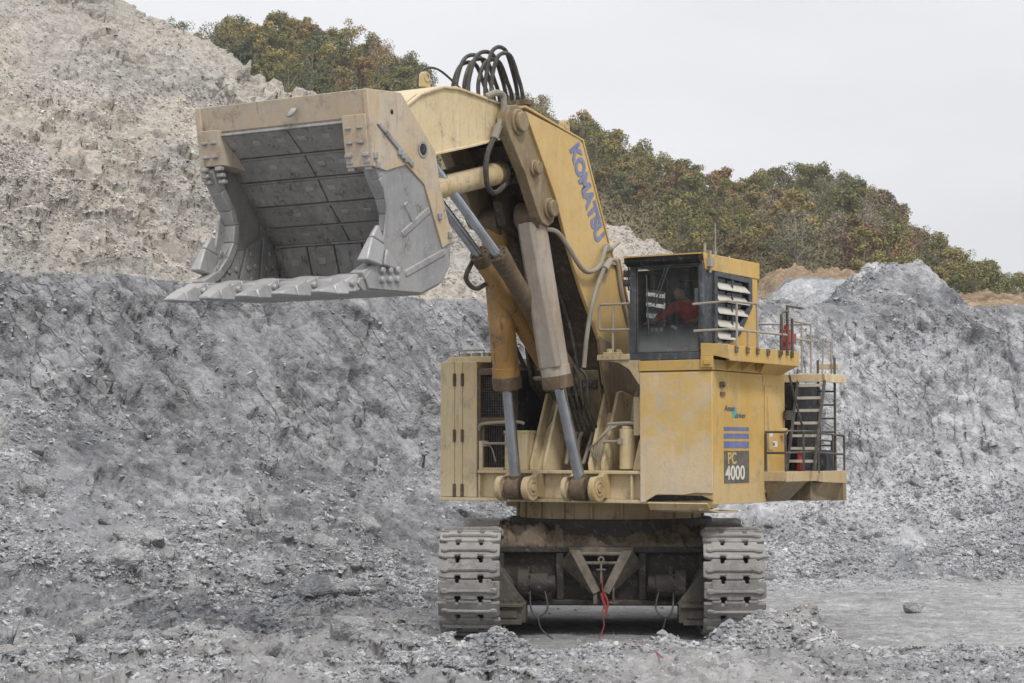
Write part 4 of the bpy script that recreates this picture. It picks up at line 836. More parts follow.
rail('railing', [[(4.385, 0.45, 5.9), (4.385, 0.45, 6.75), (4.385, 0.35, 6.82), (4.385, 0.1, 6.84)], [(4.385, 0.15, 5.9), (4.385, 0.15, 6.95), (4.385, -0.6, 6.95)], [(4.385, -0.1, 5.9), (4.385, -0.1, 6.7)]], 0.032, M['darkrail'], wk)
rail('railing', [[(3.9, -0.7, 6.75), (3.9, -2.2, 6.7)], [(3.9, -0.7, 6.35), (3.9, -2.2, 6.33)], [(3.9, -1.7, 5.6), (3.9, -1.7, 6.72)], [(3.9, -2.2, 5.6), (3.9, -2.2, 6.70)], [(3.9, -0.7, 5.6), (3.9, -0.7, 6.75)], [(3.9, -2.2, 6.7), (2.6, -2.2, 6.75)]], 0.024, M['rail'])
m = MB(); m.cyl((4.05, -0.55, 6.05), (4.05, -0.55, 6.5), 0.15, 14); m.cyl((4.05, -0.55, 6.5), (4.05, -0.55, 6.6), 0.06, 10); m.box((4.0, -0.75, 6.2), (4.2, -0.35, 6.42)); up(m, 'fire_extinguisher', M['red'], None, 0.02)
# --- left cab landing with its rail
m = MB(); m.box((1.30, 1.9, 5.76), (2.06, 2.9, 5.88)); m.front(2.5, 2.86, [(1.45, 5.76), (2.3, 5.76), (2.3, 5.2), (2.05, 5.55), (1.8, 5.7)]); m.box((1.42, 2.7, 5.88), (1.82, 2.86, 5.93)); m.cyl((1.55, 2.78, 5.9), (1.55, 2.78, 6.0), 0.07, 10); m.cyl((1.75, 2.78, 5.9), (1.75, 2.78, 5.98), 0.06, 10)
ld = up(m, 'cab_landing', M['dusty'], None, 0.012)
rail('railing', [[(1.62, 2.78, 5.9), (1.62, 2.78, 6.88)], [(1.33, 2.8, 6.40), (1.30, 2.8, 6.45), (1.30, 2.8, 6.88), (1.34, 2.8, 6.93), (2.12, 2.8, 6.93)], [(1.33, 2.8, 6.40), (2.12, 2.8, 6.39)], [(1.80, 2.4, 5.9), (1.80, 2.4, 6.84), (2.1, 2.4, 6.84)], [(1.80, 2.4, 6.33), (2.1, 2.4, 6.33)]], 0.026, M['rail'], ld)
# --- cab
m = MB(); m.mat(0)
m.box((2.06, 2.74, 5.74), (3.74, 2.86, 5.88)); m.box((2.06, 2.74, 7.66), (3.74, 2.86, 7.74)); m.box((2.06, 2.74, 5.88), (2.20, 2.86, 7.66)); m.box((3.66, 2.74, 5.88), (3.755, 2.86, 7.66))
m.box((3.60, 2.42, 5.93), (3.755, 2.738, 7.56)); m.box((2.06, 0.3, 5.735), (3.74, 2.738, 5.80))
m.front(0.28, 0.36, [(2.06, 5.8), (3.74, 5.8), (3.74, 7.6), (2.06, 7.6)])
m.mat(1).box((2.06, 2.45, 5.8), (2.10, 2.738, 7.6)); m.box((2.06, 0.36, 5.8), (2.10, 1.1, 7.6)); m.box((2.06, 1.1, 5.8), (2.10, 2.45, 6.55)); m.box((2.06, 1.1, 7.28), (2.10, 2.45, 7.6)); m.box((2.06, 2.2, 6.55), (2.10, 2.45, 7.28)); m.box((2.06, 1.1, 6.55), (2.10, 1.28, 7.28))
m.box((2.101, 0.36, 7.575), (3.70, 2.73, 7.60))
m.mat(2).side(3.70, 3.758, [(0.28, 5.74), (1.62, 5.74), (1.62, 5.86), (1.95, 6.0), (1.20, 6.32), (0.62, 6.92), (0.62, 7.54), (0.28, 7.54)])
m.mat(2).hexa([(2.02, 2.72, 7.742), (3.77, 2.72, 7.742), (3.77, 0.22, 7.56), (2.02, 0.22, 7.56)], [(2.02, 2.90, 7.88), (3.77, 2.90, 7.90), (3.77, 0.22, 7.88), (2.02, 0.22, 7.88)])
m.side(3.74, 3.775, [(2.78, 7.56), (2.86, 7.88), (0.2, 7.885), (0.2, 7.54)])
cab = up(m, 'cab', [M['black'], M['inner'], M['yellow']], None, 0.01)
m = MB(); m.hexa([(2.0, 2.98, 7.75), (3.72, 2.98, 7.77), (3.72, 2.86, 7.68), (2.0, 2.86, 7.68)], [(2.0, 3.0, 7.855), (3.74, 3.0, 7.87), (3.74, 2.862, 7.855), (2.0, 2.862, 7.855)]); up(m, 'sun_visor', M['inner'], cab, 0.01)
m = MB(); m.box((1.99, 2.96, 7.862), (3.76, 3.02, 7.89)); up(m, 'visor_edge', M['yellow'], cab)
m = MB(); m.box((2.20, 2.79, 5.88), (3.66, 2.805, 7.66)); up(m, 'windscreen', M['glass'], cab)
m = MB()
for a, b in (((2.21, 5.89), (2.24, 7.65)), ((3.62, 5.89), (3.65, 7.65))): m.box((a[0], 2.806, a[1]), (b[0], 2.83, b[1]))
m.box((2.24, 2.806, 5.89), (3.62, 2.83, 5.92)); m.box((2.24, 2.806, 7.62), (3.62, 2.83, 7.65)); up(m, 'window_seal', M['darkrail'], cab, 0.006)
m = MB(); m.tube([(3.00, 2.90, 7.66), (2.66, 2.87, 6.85)], 0.016, 6); m.tube([(2.93, 2.90, 7.66), (2.60, 2.87, 6.88)], 0.012, 6); m.tube([(2.58, 2.86, 6.84), (2.74, 2.86, 6.80)], 0.014, 6); m.tube([(2.45, 2.85, 7.5), (2.5, 2.85, 6.3)], 0.014, 6); up(m, 'wiper', M['black'], cab)
m = MB(); m.box((3.46, 2.62, 6.88), (3.60, 2.68, 7.20)); up(m, 'mirror', M['white'], cab, 0.02)
m = MB()   # side window frame and sun louvres
fr_ = [(2.42, 7.56), (0.62, 7.52), (0.62, 6.92), (1.20, 6.32), (1.95, 6.0), (2.42, 5.95)]; inn = [(2.28, 7.46), (0.76, 7.42), (0.76, 6.98), (1.28, 6.42), (1.98, 6.10), (2.28, 6.06)]
n = len(fr_); m.add([(3.758, *p) for p in fr_] + [(3.758, *p) for p in inn] + [(3.80, *p) for p in fr_] + [(3.80, *p) for p in inn],
    [(i, (i + 1) % n, n + (i + 1) % n, n + i) for i in range(n)] + [(2 * n + i, 2 * n + (i + 1) % n, 3 * n + (i + 1) % n, 3 * n + i) for i in range(n)] + [(n + i, n + (i + 1) % n, 3 * n + (i + 1) % n, 3 * n + i) for i in range(n)] + [(i, (i + 1) % n, 2 * n + (i + 1) % n, 2 * n + i) for i in range(n)])
up(m, 'side_window_frame', M['black'], cab)
for z, v0, v1 in ((7.27, 2.27, 0.80), (7.02, 2.27, 0.80), (6.77, 2.27, 0.88), (6.50, 2.27, 1.12), (6.25, 2.27, 1.45), (6.08, 2.27, 1.75)):
    m = MB(); m.hexa([(3.70, v0, z + 0.085), (3.70, v1, z + 0.085), (3.70, v1, z + 0.06), (3.70, v0, z + 0.06)], [(3.83, v0, z - 0.055), (3.83, v1, z - 0.055), (3.83, v1, z - 0.08), (3.83, v0, z - 0.08)]); up(m, 'sun_louver', M['louver'], cab)
m = MB(); m.box((3.76, 1.55, 6.2), (3.80, 1.58, 7.45)); up(m, 'louver_bar', M['black'], cab)
m = MB(); m.box((3.70, 0.36, 5.86), (3.71, 2.4, 7.5)); up(m, 'side_window', M['glass'], cab)
for z in (7.30, 7.08, 6.86, 6.62):
    m = MB(); m.hexa([(2.08, 2.3, z + 0.05), (2.08, 1.2, z + 0.05), (2.08, 1.2, z + 0.03), (2.08, 2.3, z + 0.03)], [(1.98, 2.3, z - 0.05), (1.98, 1.2, z - 0.05), (1.98, 1.2, z - 0.07), (1.98, 2.3, z - 0.07)]); up(m, 'sun_louver', M['louver'], cab)
m = MB(); m.cyl((3.76, 2.3, 7.86), (3.76, 2.3, 8.55), 0.012, 6); m.cyl((3.76, 2.3, 7.86), (3.76, 2.3, 7.98), 0.03, 8); up(m, 'antenna', M['rail'], cab)
m = MB(); m.cyl((3.62, 2.5, 7.88), (3.62, 2.5, 8.12), 0.03, 8); up(m, 'antenna', M['rail'], cab)
m = MB(); m.cyl((3.2, 0.5, 7.86), (3.2, 0.5, 8.05), 0.04, 8, 0.02); up(m, 'roof_bolt', M['rail'], cab); m = MB(); m.box((3.775, 2.55, 7.62), (3.87, 2.75, 7.80)); m.cyl((3.82, 2.66, 7.5), (3.82, 2.66, 7.95), 0.03, 8); up(m, 'latch_bracket', M['rail'], cab)
m = MB()
for z in (7.55, 7.36): m.box((1.90, 2.72, z - 0.07), (2.05, 2.84, z + 0.07)); m.cyl((1.97, 2.84, z), (1.97, 2.87, z), 0.055, 12)
m.tube([(1.98, 2.75, 7.2), (1.98, 2.75, 7.7)], 0.02, 6); up(m, 'work_lamp', M['darkrail'], cab, 0.01)
m = MB(); m.box((3.00, 1.35, 6.12), (3.50, 1.65, 6.25)); m.hexa([(3.02, 1.18, 6.22), (3.48, 1.18, 6.22), (3.48, 1.30, 6.22), (3.02, 1.30, 6.22)], [(3.04, 1.0, 7.0), (3.46, 1.0, 7.0), (3.46, 1.10, 7.0), (3.04, 1.10, 7.0)]); m.box((3.08, 1.2, 5.8), (3.42, 1.55, 6.12)); up(m, 'operator_seat', M['black'], cab, 0.03)
m = MB(); m.box((2.12, 1.5, 5.8), (2.45, 2.3, 6.42)); m.box((2.14, 1.55, 6.42), (2.42, 2.2, 6.5)); m.cyl((2.3, 2.1, 6.45), (2.33, 2.12, 6.66), 0.02, 8); m.cyl((2.33, 2.12, 6.66), (2.335, 2.125, 6.72), 0.035, 10); up(m, 'console', M['black'], cab, 0.02)
m = MB()
for q in range(3): m.box((2.25 + q * .11, 2.30, 6.36), (2.32 + q * .11, 2.31, 6.44))
up(m, 'console_button', M['white'], cab)
# --- lower walkway, stair and ladder on the near side
m = MB(); m.mat(0).flat(3.40, 3.44, [(3.95, 0.44), (4.45, 0.44), (4.45, -1.1), (4.50, -1.4), (4.50, -2.65), (3.0, -2.65), (3.0, -0.75), (3.95, -0.75)])
m.box((3.95, 0.42, 3.24), (4.47, 0.465, 3.445)); m.side(4.43, 4.475, [(0.46, 3.445), (-1.1, 3.445), (-1.1, 3.23), (0.46, 3.23)]); m.side(4.48, 4.525, [(-1.35, 3.445), (-2.68, 3.445), (-2.68, 3.16), (-1.35, 3.2)]); m.hexa([(4.45, -1.1, 3.23), (4.45, -1.1, 3.445), (4.50, -1.38, 3.445), (4.50, -1.38, 3.2)], [(4.42, -1.12, 3.23), (4.42, -1.12, 3.445), (4.47, -1.40, 3.445), (4.47, -1.40, 3.2)])
m.mat(1).hexa([(3.95, 0.44, 3.24), (4.45, 0.44, 3.24), (3.97, 0.3, 2.82)], [(3.95, -0.75, 3.24), (4.45, -0.75, 3.24), (3.97, -0.75, 2.80)])
m.box((3.2, -2.6, 2.80), (4.3, -1.2, 3.24)); m.hexa([(4.2, -1.25, 3.2), (4.49, -1.4, 3.2), (4.49, -2.62, 3.2), (4.2, -2.6, 3.2)], [(4.2, -1.25, 2.8), (4.22, -1.4, 2.8), (4.3, -2.62, 2.78), (4.2, -2.6, 2.8)]); m.box((4.1, -2.68, 2.78), (4.52, -2.5, 3.2))
lw_ = up(m, 'lower_walkway', [M['dusty'], M['cheek']], None, 0.01)
rail('railing', [[(4.44, 0.40, 3.4), (4.44, 0.42, 4.22), (4.44, 0.34, 4.30), (4.45, -1.1, 4.30), (4.49, -1.4, 4.26), (4.49, -2.6, 4.22), (4.49, -2.64, 4.18), (4.49, -2.64, 3.4)], [(4.44, 0.42, 3.84), (4.45, -1.1, 3.86), (4.49, -1.4, 3.84), (4.49, -2.64, 3.80)],
                 [(4.45, -0.5, 3.4), (4.45, -0.5, 4.30)], [(4.45, -1.1, 3.4), (4.45, -1.1, 4.30)], [(4.47, -1.25, 3.4), (4.47, -1.25, 4.28)], [(4.49, -2.0, 3.4), (4.49, -2.0, 4.24)], [(4.0, 0.42, 4.28), (4.44, 0.40, 4.28)], [(4.0, 0.42, 3.84), (4.44, 0.42, 3.84)], [(4.0, 0.42, 3.4), (4.0, 0.42, 4.30)],
                 [(4.25, -1.6, 3.4), (4.25, -1.6, 4.05), (4.25, -1.7, 4.12), (4.25, -2.5, 4.1), (4.25, -2.5, 3.4)]], 0.025, M['darkrail'], lw_)
m = MB(); m.cyl((4.15, -1.0, 3.44), (4.15, -1.0, 3.86), 0.075, 14); m.cyl((4.15, -1.0, 3.86), (4.15, -1.0, 3.95), 0.03, 10); up(m, 'fire_extinguisher', M['red'], None, 0.01)
m = MB(); m.box((3.95, -2.45, 3.44), (4.35, -2.0, 3.9)); m.box((3.4, -2.4, 3.44), (3.6, -1.0, 4.2)); up(m, 'equipment_box', M['black'], None, 0.015)
m = MB(); m.side(3.95, 3.99, [(-0.74, 3.46), (-0.66, 3.46), (-1.28, 5.42), (-1.36, 5.42)]); m.side(4.58, 4.62, [(-0.74, 3.46), (-0.66, 3.46), (-1.28, 5.42), (-1.36, 5.42)]); st_ = up(m, 'stairway', M['darkrail'], None)
for k in range(7):
    z = 3.66 + k * 0.275; v = -0.74 - (z - 3.46) * 0.316; m = MB(); m.box((3.99, v - 0.10, z - 0.03), (4.58, v + 0.02, z + 0.03)); up(m, 'tread', M['louver'], st_)
m = MB(); m.box((3.3, -2.5, 5.42), (4.58, -1.32, 5.50)); m.box((3.55, -1.34, 5.38), (4.60, -1.28, 5.56)); m.box((4.54, -2.5, 5.38), (4.60, -1.28, 5.56)); m.box((4.0, -2.5, 5.7), (4.45, -2.42, 5.82)); up(m, 'stair_landing', M['cream'], None, 0.01)
m = MB(); m.tube([(4.02, -2.3, 3.44), (4.02, -2.3, 5.9)], 0.03, 8); m.tube([(4.42, -2.3, 3.44), (4.42, -2.3, 5.95)], 0.03, 8); la = up(m, 'ladder', M['darkrail'])
for k in range(7):
    m = MB(); m.tube([(4.02, -2.3, 3.70 + k * 0.30), (4.42, -2.3, 3.70 + k * 0.30)], 0.02, 6); up(m, 'rung', M['darkrail'], la)
m = MB(); m.tube([(4.2, -0.35, 5.5), (4.25, -0.5, 5.0), (4.35, -0.75, 4.3)], 0.025, 6); m.cyl((4.05, -0.62, 4.55), (4.05, -0.62, 4.75), 0.1, 12); up(m, 'stay_rod', M['hose'])
rail('railing', [[(4.55, -1.3, 5.5), (4.55, -1.4, 6.3), (4.3, -2.4, 6.3)], [(4.3, -2.4, 5.5), (4.3, -2.4, 6.3)]], 0.022, M['rail'])

# --- boom
FRONT = [(5.95, 10.62), (6.02, 10.36), (5.88, 10.10), (5.25, 9.45), (4.72, 8.68), (4.30, 8.35), (3.72, 8.02), (3.20, 7.22), (2.40, 6.20), (2.20, 5.3), (1.95, 4.65), (1.55, 4.25), (1.15, 4.12), (0.70, 4.3), (0.45, 4.8)]
BACK = [(0.50, 5.6), (0.66, 6.10), (2.05, 8.30), (3.12, 10.30), (3.25, 10.38)]
m = MB(); prof = FRONT + BACK + [(5.35, 10.72)]
m.mat(0).side(1.02, 1.10, [(5.40, 10.66), (4.22, 9.06), (3.70, 8.03), (3.20, 7.24), (2.42, 6.22), (2.2, 5.3), (1.7, 5.0)] + BACK)
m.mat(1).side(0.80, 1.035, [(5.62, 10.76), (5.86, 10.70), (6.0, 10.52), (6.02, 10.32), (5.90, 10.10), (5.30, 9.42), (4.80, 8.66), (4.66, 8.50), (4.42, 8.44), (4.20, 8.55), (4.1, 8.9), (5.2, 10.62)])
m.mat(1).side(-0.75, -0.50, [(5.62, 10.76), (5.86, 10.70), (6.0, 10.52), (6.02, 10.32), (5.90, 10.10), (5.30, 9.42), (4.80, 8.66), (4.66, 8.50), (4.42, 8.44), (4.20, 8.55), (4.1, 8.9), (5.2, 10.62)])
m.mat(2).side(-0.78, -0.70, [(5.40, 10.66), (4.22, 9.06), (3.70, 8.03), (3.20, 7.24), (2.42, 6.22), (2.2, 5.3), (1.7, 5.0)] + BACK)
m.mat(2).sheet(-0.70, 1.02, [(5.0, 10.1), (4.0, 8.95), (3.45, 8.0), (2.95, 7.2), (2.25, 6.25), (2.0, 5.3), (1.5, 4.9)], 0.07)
m.mat(0).sheet(-0.78, 1.12, [(0.46, 5.5), (0.66, 6.14), (2.05, 8.34), (3.13, 10.35), (5.42, 10.72)], 0.05)
m.mat(1).side(0.06, 0.92, [(2.2, 5.6), (1.95, 4.65), (1.55, 4.25), (1.15, 4.12), (0.70, 4.3), (0.45, 4.8), (0.6, 5.6)]); m.cyl((-0.1, 1.15, 4.55), (1.28, 1.15, 4.55), 0.2, 20)
m.mat(1).side(1.035, 1.11, [(2.45, 6.3), (2.2, 5.3), (1.95, 4.75), (1.55, 4.4), (1.15, 4.3), (0.70, 4.5), (0.48, 5.0), (0.60, 5.6), (1.3, 5.75), (2.0, 6.2)])
m.mat(2).side(0.0, 0.2, [(4.6, 9.3), (4.9, 8.95), (4.7, 8.5), (4.2, 8.3), (3.7, 8.2)]); m.mat(2).box((0.3, 4.2, 9.3), (0.6, 4.9, 9.75))
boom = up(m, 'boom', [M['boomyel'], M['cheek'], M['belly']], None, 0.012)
text('boom_lettering', 'KOMATSU', 0.56, (1.106, 3.66, 10.12), (0, -0.515, -0.857), (1, 0, 0), M['blue'], boom, sx=0.83, bold=0.03)
for v, z, r in ((5.60, 10.41, 0.20), (4.98, 9.56, 0.13), (4.40, 8.80, 0.17)):
    m = MB(); m.cyl((0.98, v, z), (1.10, v, z), r * 1.3, 24); m.cyl((1.10, v, z), (1.19, v, z), r, 20); up(m, 'pivot_pin', M['cheek'], boom, 0.02)
def lug(u, v, z, parent, mat='dusty', s=1.0):
    m = MB(); pr = [(v - .14 * s, z), (v + .14 * s, z)] + [(v + .13 * s * math.cos(R(a)), z + .19 * s + .12 * s * math.sin(R(a))) for a in range(0, 181, 20)]
    m.side(u - 0.05, u + 0.05, pr); m.ring((u, v, z + 0.2 * s), (1, 0, 0), 0.05 * s, 0.10 * s, 0.14, 16); up(m, 'lifting_lug', M[mat], parent, 0.01)
lug(1.0, 3.7, 10.42, boom)
# --- stick
ARCH = [(5.35, 10.74), (5.45, 10.78), (6.53, 10.84), (7.3, 10.87), (7.83, 10.82), (8.6, 10.56), (9.05, 10.28), (9.9, 9.75)]; BOT = [(9.8, 9.0), (9.2, 9.1), (8.16, 9.46), (6.8, 9.80), (5.5, 10.14), (5.3, 10.3)]
m = MB(); m.mat(0).side(0.66, 0.73, ARCH + BOT); m.side(-0.73, -0.66, ARCH + BOT)
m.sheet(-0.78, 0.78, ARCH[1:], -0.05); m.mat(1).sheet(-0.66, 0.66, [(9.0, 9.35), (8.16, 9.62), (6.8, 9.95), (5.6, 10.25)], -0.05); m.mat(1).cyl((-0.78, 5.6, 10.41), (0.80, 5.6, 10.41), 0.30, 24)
m.mat(0).sheet(0.60, 0.80, [(9.2, 9.1), (8.16, 9.44), (6.8, 9.78), (5.55, 10.12)], -0.05)
stick = up(m, 'stick', [M['cream'], M['belly']], None, 0.012)
lug(0.1, 7.5, 10.9, stick); lug(-0.2, 6.0, 10.88, stick); 
m = MB()   # hose loops over the elbow
for u, h, w in ((-0.45, 0.80, 0.62), (-0.32, 0.92, 0.72), (-0.18, 0.84, 0.62), (-0.02, 0.95, 0.72), (0.12, 0.80, 0.55), (0.26, 1.02, 0.50), (0.38, 0.90, 0.45)):
    m.tube([(u, 5.15 + w * .8, 10.85), (u, 5.15 + w * .85, 11.3), (u - .02, 5.02 + w * .55, 10.95 + h), (u, 4.80 + w * .1, 10.98 + h * 1.08), (u + .02, 4.55, 10.85 + h * .76), (u + .03, 4.40, 11.2), (u + .03, 4.36, 10.75)], 0.043, 8, 7)
hs = up(m, 'hose_loop', M['hose'])
m = MB(); m.box((-0.65, 4.25, 10.98), (0.60, 4.50, 11.08)); m.box((-0.55, 4.22, 10.62), (0.50, 4.5, 10.98))
for u in (-0.45, -0.32, -0.18, -0.02, 0.12, 0.26, 0.38): m.cyl((u + .03, 4.36, 10.62), (u + .03, 4.36, 11.1), 0.075, 10)
up(m, 'hose_clamp_bar', M['brown'], hs, 0.01)
m = MB(); m.tube([(0.74, 6.30, 10.84), (0.82, 6.05, 10.95), (0.86, 5.85, 10.9), (0.88, 5.9, 10.55), (0.86, 6.05, 10.25)], 0.065, 8, 6); m.cyl((0.86, 6.03, 10.3), (0.84, 6.16, 10.02), 0.085, 10); up(m, 'elbow_pipe', M['dusthose'], stick)
m = MB(); m.tube([(0.84, 6.16, 10.05), (0.85, 6.45, 9.6), (0.82, 6.38, 9.1), (0.72, 5.95, 8.98), (0.58, 5.3, 9.25), (0.5, 5.0, 9.45)], 0.055, 8, 7); up(m, 'hose', M['hose'])
m = MB(); m.tube([(-0.45, 6.9, 10.9), (-0.45, 6.85, 11.35), (-0.4, 6.3, 11.5), (-0.3, 5.4, 11.1), (-0.25, 5.0, 10.8)], 0.025, 6, 7); up(m, 'hose', M['hose'])
m = MB(); m.tube([(1.12, 1.95, 8.17), (1.2, 2.3, 8.2), (1.26, 2.75, 7.72), (1.25, 3.35, 7.62), (1.2, 3.95, 8.1), (1.1, 4.2, 8.35), (0.9, 4.4, 8.4)], 0.05, 8, 7)
m.tube([(1.12, 2.0, 7.95), (1.22, 2.5, 7.65), (1.3, 3.05, 7.0), (1.3, 3.3, 6.3), (1.25, 3.35, 5.6)], 0.05, 8, 7); hh = up(m, 'hose', M['dusthose'])
m = MB(); m.cyl((1.13, 2.0, 8.19), (1.22, 2.32, 8.17), 0.085, 10); m.cyl((1.13, 2.05, 7.93), (1.22, 2.42, 7.70), 0.085, 10); m.box((1.10, 1.7, 7.85), (1.16, 2.1, 8.0)); m.tube([(1.12, 1.95, 8.2), (1.16, 1.7, 8.35)], 0.05, 8); m.tube([(1.13, 2.0, 7.95), (1.15, 1.75, 7.9), (1.15, 1.55, 7.3), (1.15, 1.2, 6.6)], 0.045, 8, 4); up(m, 'hose_fitting', M['rail'], hh)
m = MB(); m.tube([(1.12, 1.6, 8.0), (1.14, 1.35, 7.3), (1.14, 1.0, 6.6)], 0.03, 6, 4); up(m, 'pipe', M['ochre'])
m = MB()
for q in range(4): m.tube([(-0.25 + q * .3, 4.3 - q * .05, 8.6), (-0.2 + q * .28, 3.75, 7.7), (-0.1 + q * .25, 3.05, 6.7), (0.0 + q * .22, 2.7, 5.9), (0.05 + q * .2, 2.5, 5.1)], 0.045, 7, 6)
up(m, 'hose_bundle', M['hose'])
# --- cylinders
def cylinder(name, eye, gland, rodend, r, rr, mat, headmat=None, off=0.0, clev=True):
    m = MB(); e, g_, q = Vector(eye), Vector(gland), Vector(rodend); d = (g_ - e).normalized(); m.mat(0)
    m.cyl(e + d * 0.05, g_, r, 28); m.cyl(g_ - d * 0.42, g_ + d * 0.02, r * 1.06, 28); m.mat(1).cyl(g_ - d * 0.22, g_ + d * 0.05, r * 1.12, 28)
    m.cyl(e - Vector((r * 0.9, 0, 0)), e + Vector((r * 0.9, 0, 0)), r * 1.05, 24)
    a = d.orthogonal().normalized()
    for k in range(8):
        p = g_ + d * 0.05 + (a * math.cos(k * math.pi / 4) + d.cross(a) * math.sin(k * math.pi / 4)) * r * 0.85; m.cyl(p, p + d * 0.04, r * 0.12, 8)
    c = up(m, name, [mat, headmat or M['brown']], None, 0.01)
    m = MB(); m.mat(0).cyl(g_ - d * 0.3, q - d * 0.1, rr, 24); m.mat(1).cyl(q - Vector((r * 0.55, 0, 0)), q + Vector((r * 0.55, 0, 0)), rr * 2.1, 24); m.cyl(q - d * rr * 2.4, q - d * rr * 0.9, rr * 1.15, 20); up(m, 'rod', [M['chrome'], M['brown']], c)
    return c
cylinder('lift_cylinder', (-0.30, 4.42, 8.6), (-0.46, 3.60, 5.24), (-0.52, 3.14, 3.10), 0.275, 0.12, M['ochre'])
lc = cylinder('lift_cylinder', (0.66, 4.46, 8.66), (0.93, 3.86, 5.22), (1.07, 3.14, 3.10), 0.285, 0.12, paint('dusty scraped cylinder paint', (0.33, 0.255, 0.165), (0.40, 0.37, 0.325), 0.6, 0.9, grime=(0.27, 0.10, 0.075), grime_amt=0.5))
m = MB(); g0, g1 = Vector((0.66, 4.46, 8.55)), Vector((0.915, 3.92, 5.62)); dd = (g1 - g0).normalized(); nf = Vector((0, 1, 0)); nf = (nf - dd * nf.dot(dd)).normalized(); sv = dd.cross(nf)
m.hexa([g0 + nf * .22 + sv * .22, g0 + nf * .22 - sv * .22, g0 + nf * .31 - sv * .13, g0 + nf * .31 + sv * .13], [g1 + nf * .22 + sv * .275, g1 + nf * .22 - sv * .275, g1 + nf * .32 - sv * .17, g1 + nf * .32 + sv * .17])
up(m, 'cylinder_guard', paint('scraped guard plate', (0.26, 0.215, 0.155), (0.36, 0.335, 0.30), 0.55, 0.9, grime=(0.27, 0.12, 0.095), grime_amt=0.6, scrape=0.5), lc, 0.02)
cylinder('bucket_cylinder', (-0.1, 2.29, 5.44), (-0.2, 5.06, 7.87), (-0.25, 8.3, 10.0), 0.19, 0.10, M['ochre'])
cylinder('bucket_cylinder', (0.5, 2.5, 5.4), (0.5, 5.45, 7.80), (0.5, 8.2, 9.6), 0.19, 0.10, M['brown'])
cylinder('stick_cylinder', (0.45, 9.0, 8.55), (0.45, 5.35, 9.47), (0.45, 4.5, 9.6), 0.215, 0.085, M['dusty'])
cylinder('stick_cylinder', (-0.45, 9.0, 8.55), (-0.45, 5.35, 9.47), (-0.45, 4.5, 9.6), 0.215, 0.085, M['brown'])
m = MB(); m.tube([(-0.35, 5.1, 7.75), (-0.45, 5.2, 7.4), (-0.4, 4.9, 7.2), (-0.3, 4.5, 7.4)], 0.05, 8, 6); up(m, 'hose', M['hose'])
m = MB(); m.tube([(0.15, 4.9, 7.68), (0.15, 3.0, 6.05)], 0.035, 8); m.tube([(0.05, 2.5, 5.7), (0.15, 3.0, 6.05)], 0.06, 8); up(m, 'pipe', M['brown'])
m = MB()
for u, v, z, a, b, c in ((0.2, 2.6, 5.9, .3, .25, .2), (0.5, 2.9, 5.7, .22, .3, .25), (0.75, 2.3, 5.3, .3, .3, .2), (0.3, 2.2, 4.9, .35, .3, .3)): m.box((u - a / 2, v - b / 2, z - c / 2), (u + a / 2, v + b / 2, z + c / 2)); m.cyl((u, v, z), (u + .1, v + .3, z - .1), 0.06, 10)
for q in range(7): m.tube([(0.0 + q * .14, 2.8, 5.9 - q * .05), (0.1 + q * .15, 3.1 - .05 * q, 5.4), (0.25 + q * .12, 2.7, 4.9), (0.2 + q * .12, 2.2, 4.3)], 0.035, 7, 6)
up(m, 'valve_block', M['hose'], None, 0.01)
# --- bucket
UL, UR = -1.80, 1.90
BACKW = [(11.78, 9.55), (11.25, 9.16), (10.85, 8.78), (10.50, 8.36), (10.15, 8.02), (9.86, 7.72), (9.60, 6.92)]
m = MB(); m.mat(0)
m.side(UL, UR, [(11.92, 10.02), (11.80, 9.58), (11.45, 9.32), (10.9, 9.75), (10.93, 10.10)])
for u0, u1, zb in ((UL, UL + 0.46, 8.98), (UR - 0.50, UR, 8.72)): m.side(u0, u1, [(11.90, 9.60), (11.75, zb), (11.3, zb), (10.7, 8.9), (11.2, 9.6)])
m.mat(2).sheet(UL + 0.1, UR - 0.1, BACKW, -0.10)
m.mat(0).sheet(UL + 0.1, UR - 0.1, [(10.93, 10.08), (9.85, 9.2), (9.62, 8.5), (9.3, 7.72), (9.28, 7.4)], 0.08)
for u0, u1 in ((UL - 0.06, UL + 0.06), (UR - 0.03, UR + 0.06)):
    m.side(u0, u1, [(11.93, 10.02), (10.93, 10.10), (9.85, 9.2), (9.70, 8.6), (9.28, 7.66), (9.62, 7.5), (10.2, 8.58), (10.75, 8.86), (11.35, 8.68), (11.74, 8.72)])
bk = up(m, 'bucket', [M['btan'], M['bsteel'], M['bdark']], None, 0.012)
m = MB()
sidep = [(11.70, 8.95), (11.28, 8.45), (11.05, 8.05), (11.08, 7.6), (11.45, 7.05), (11.95, 6.80), (11.85, 6.62), (10.24, 6.66), (9.7, 6.85), (9.36, 7.2), (9.28, 7.66), (9.70, 8.3), (10.3, 8.8), (11.0, 9.0)]
m.mat(1).side(UL - 0.02, UL + 0.10, sidep); m.mat(0).side(UR - 0.12, UR - 0.015, sidep)
edge = [(11.62, 8.98), (11.38, 8.62), (11.12, 8.30), (10.98, 8.00), (11.00, 7.62), (11.18, 7.28), (11.46, 6.98), (11.9, 6.76)]
for u0, u1 in ((UL - 0.06, UL + 0.22), (UR - 0.26, UR + 0.02)): m.mat(0).sheet(u0, u1, edge, 0.16)
fan = [(11.28, 8.06), (11.36, 7.6), (11.55, 7.15), (11.9, 6.82), (11.8, 6.62), (10.24, 6.65), (9.6, 6.88), (9.34, 7.2), (9.3, 7.6), (10.0, 7.95), (10.9, 8.45)]
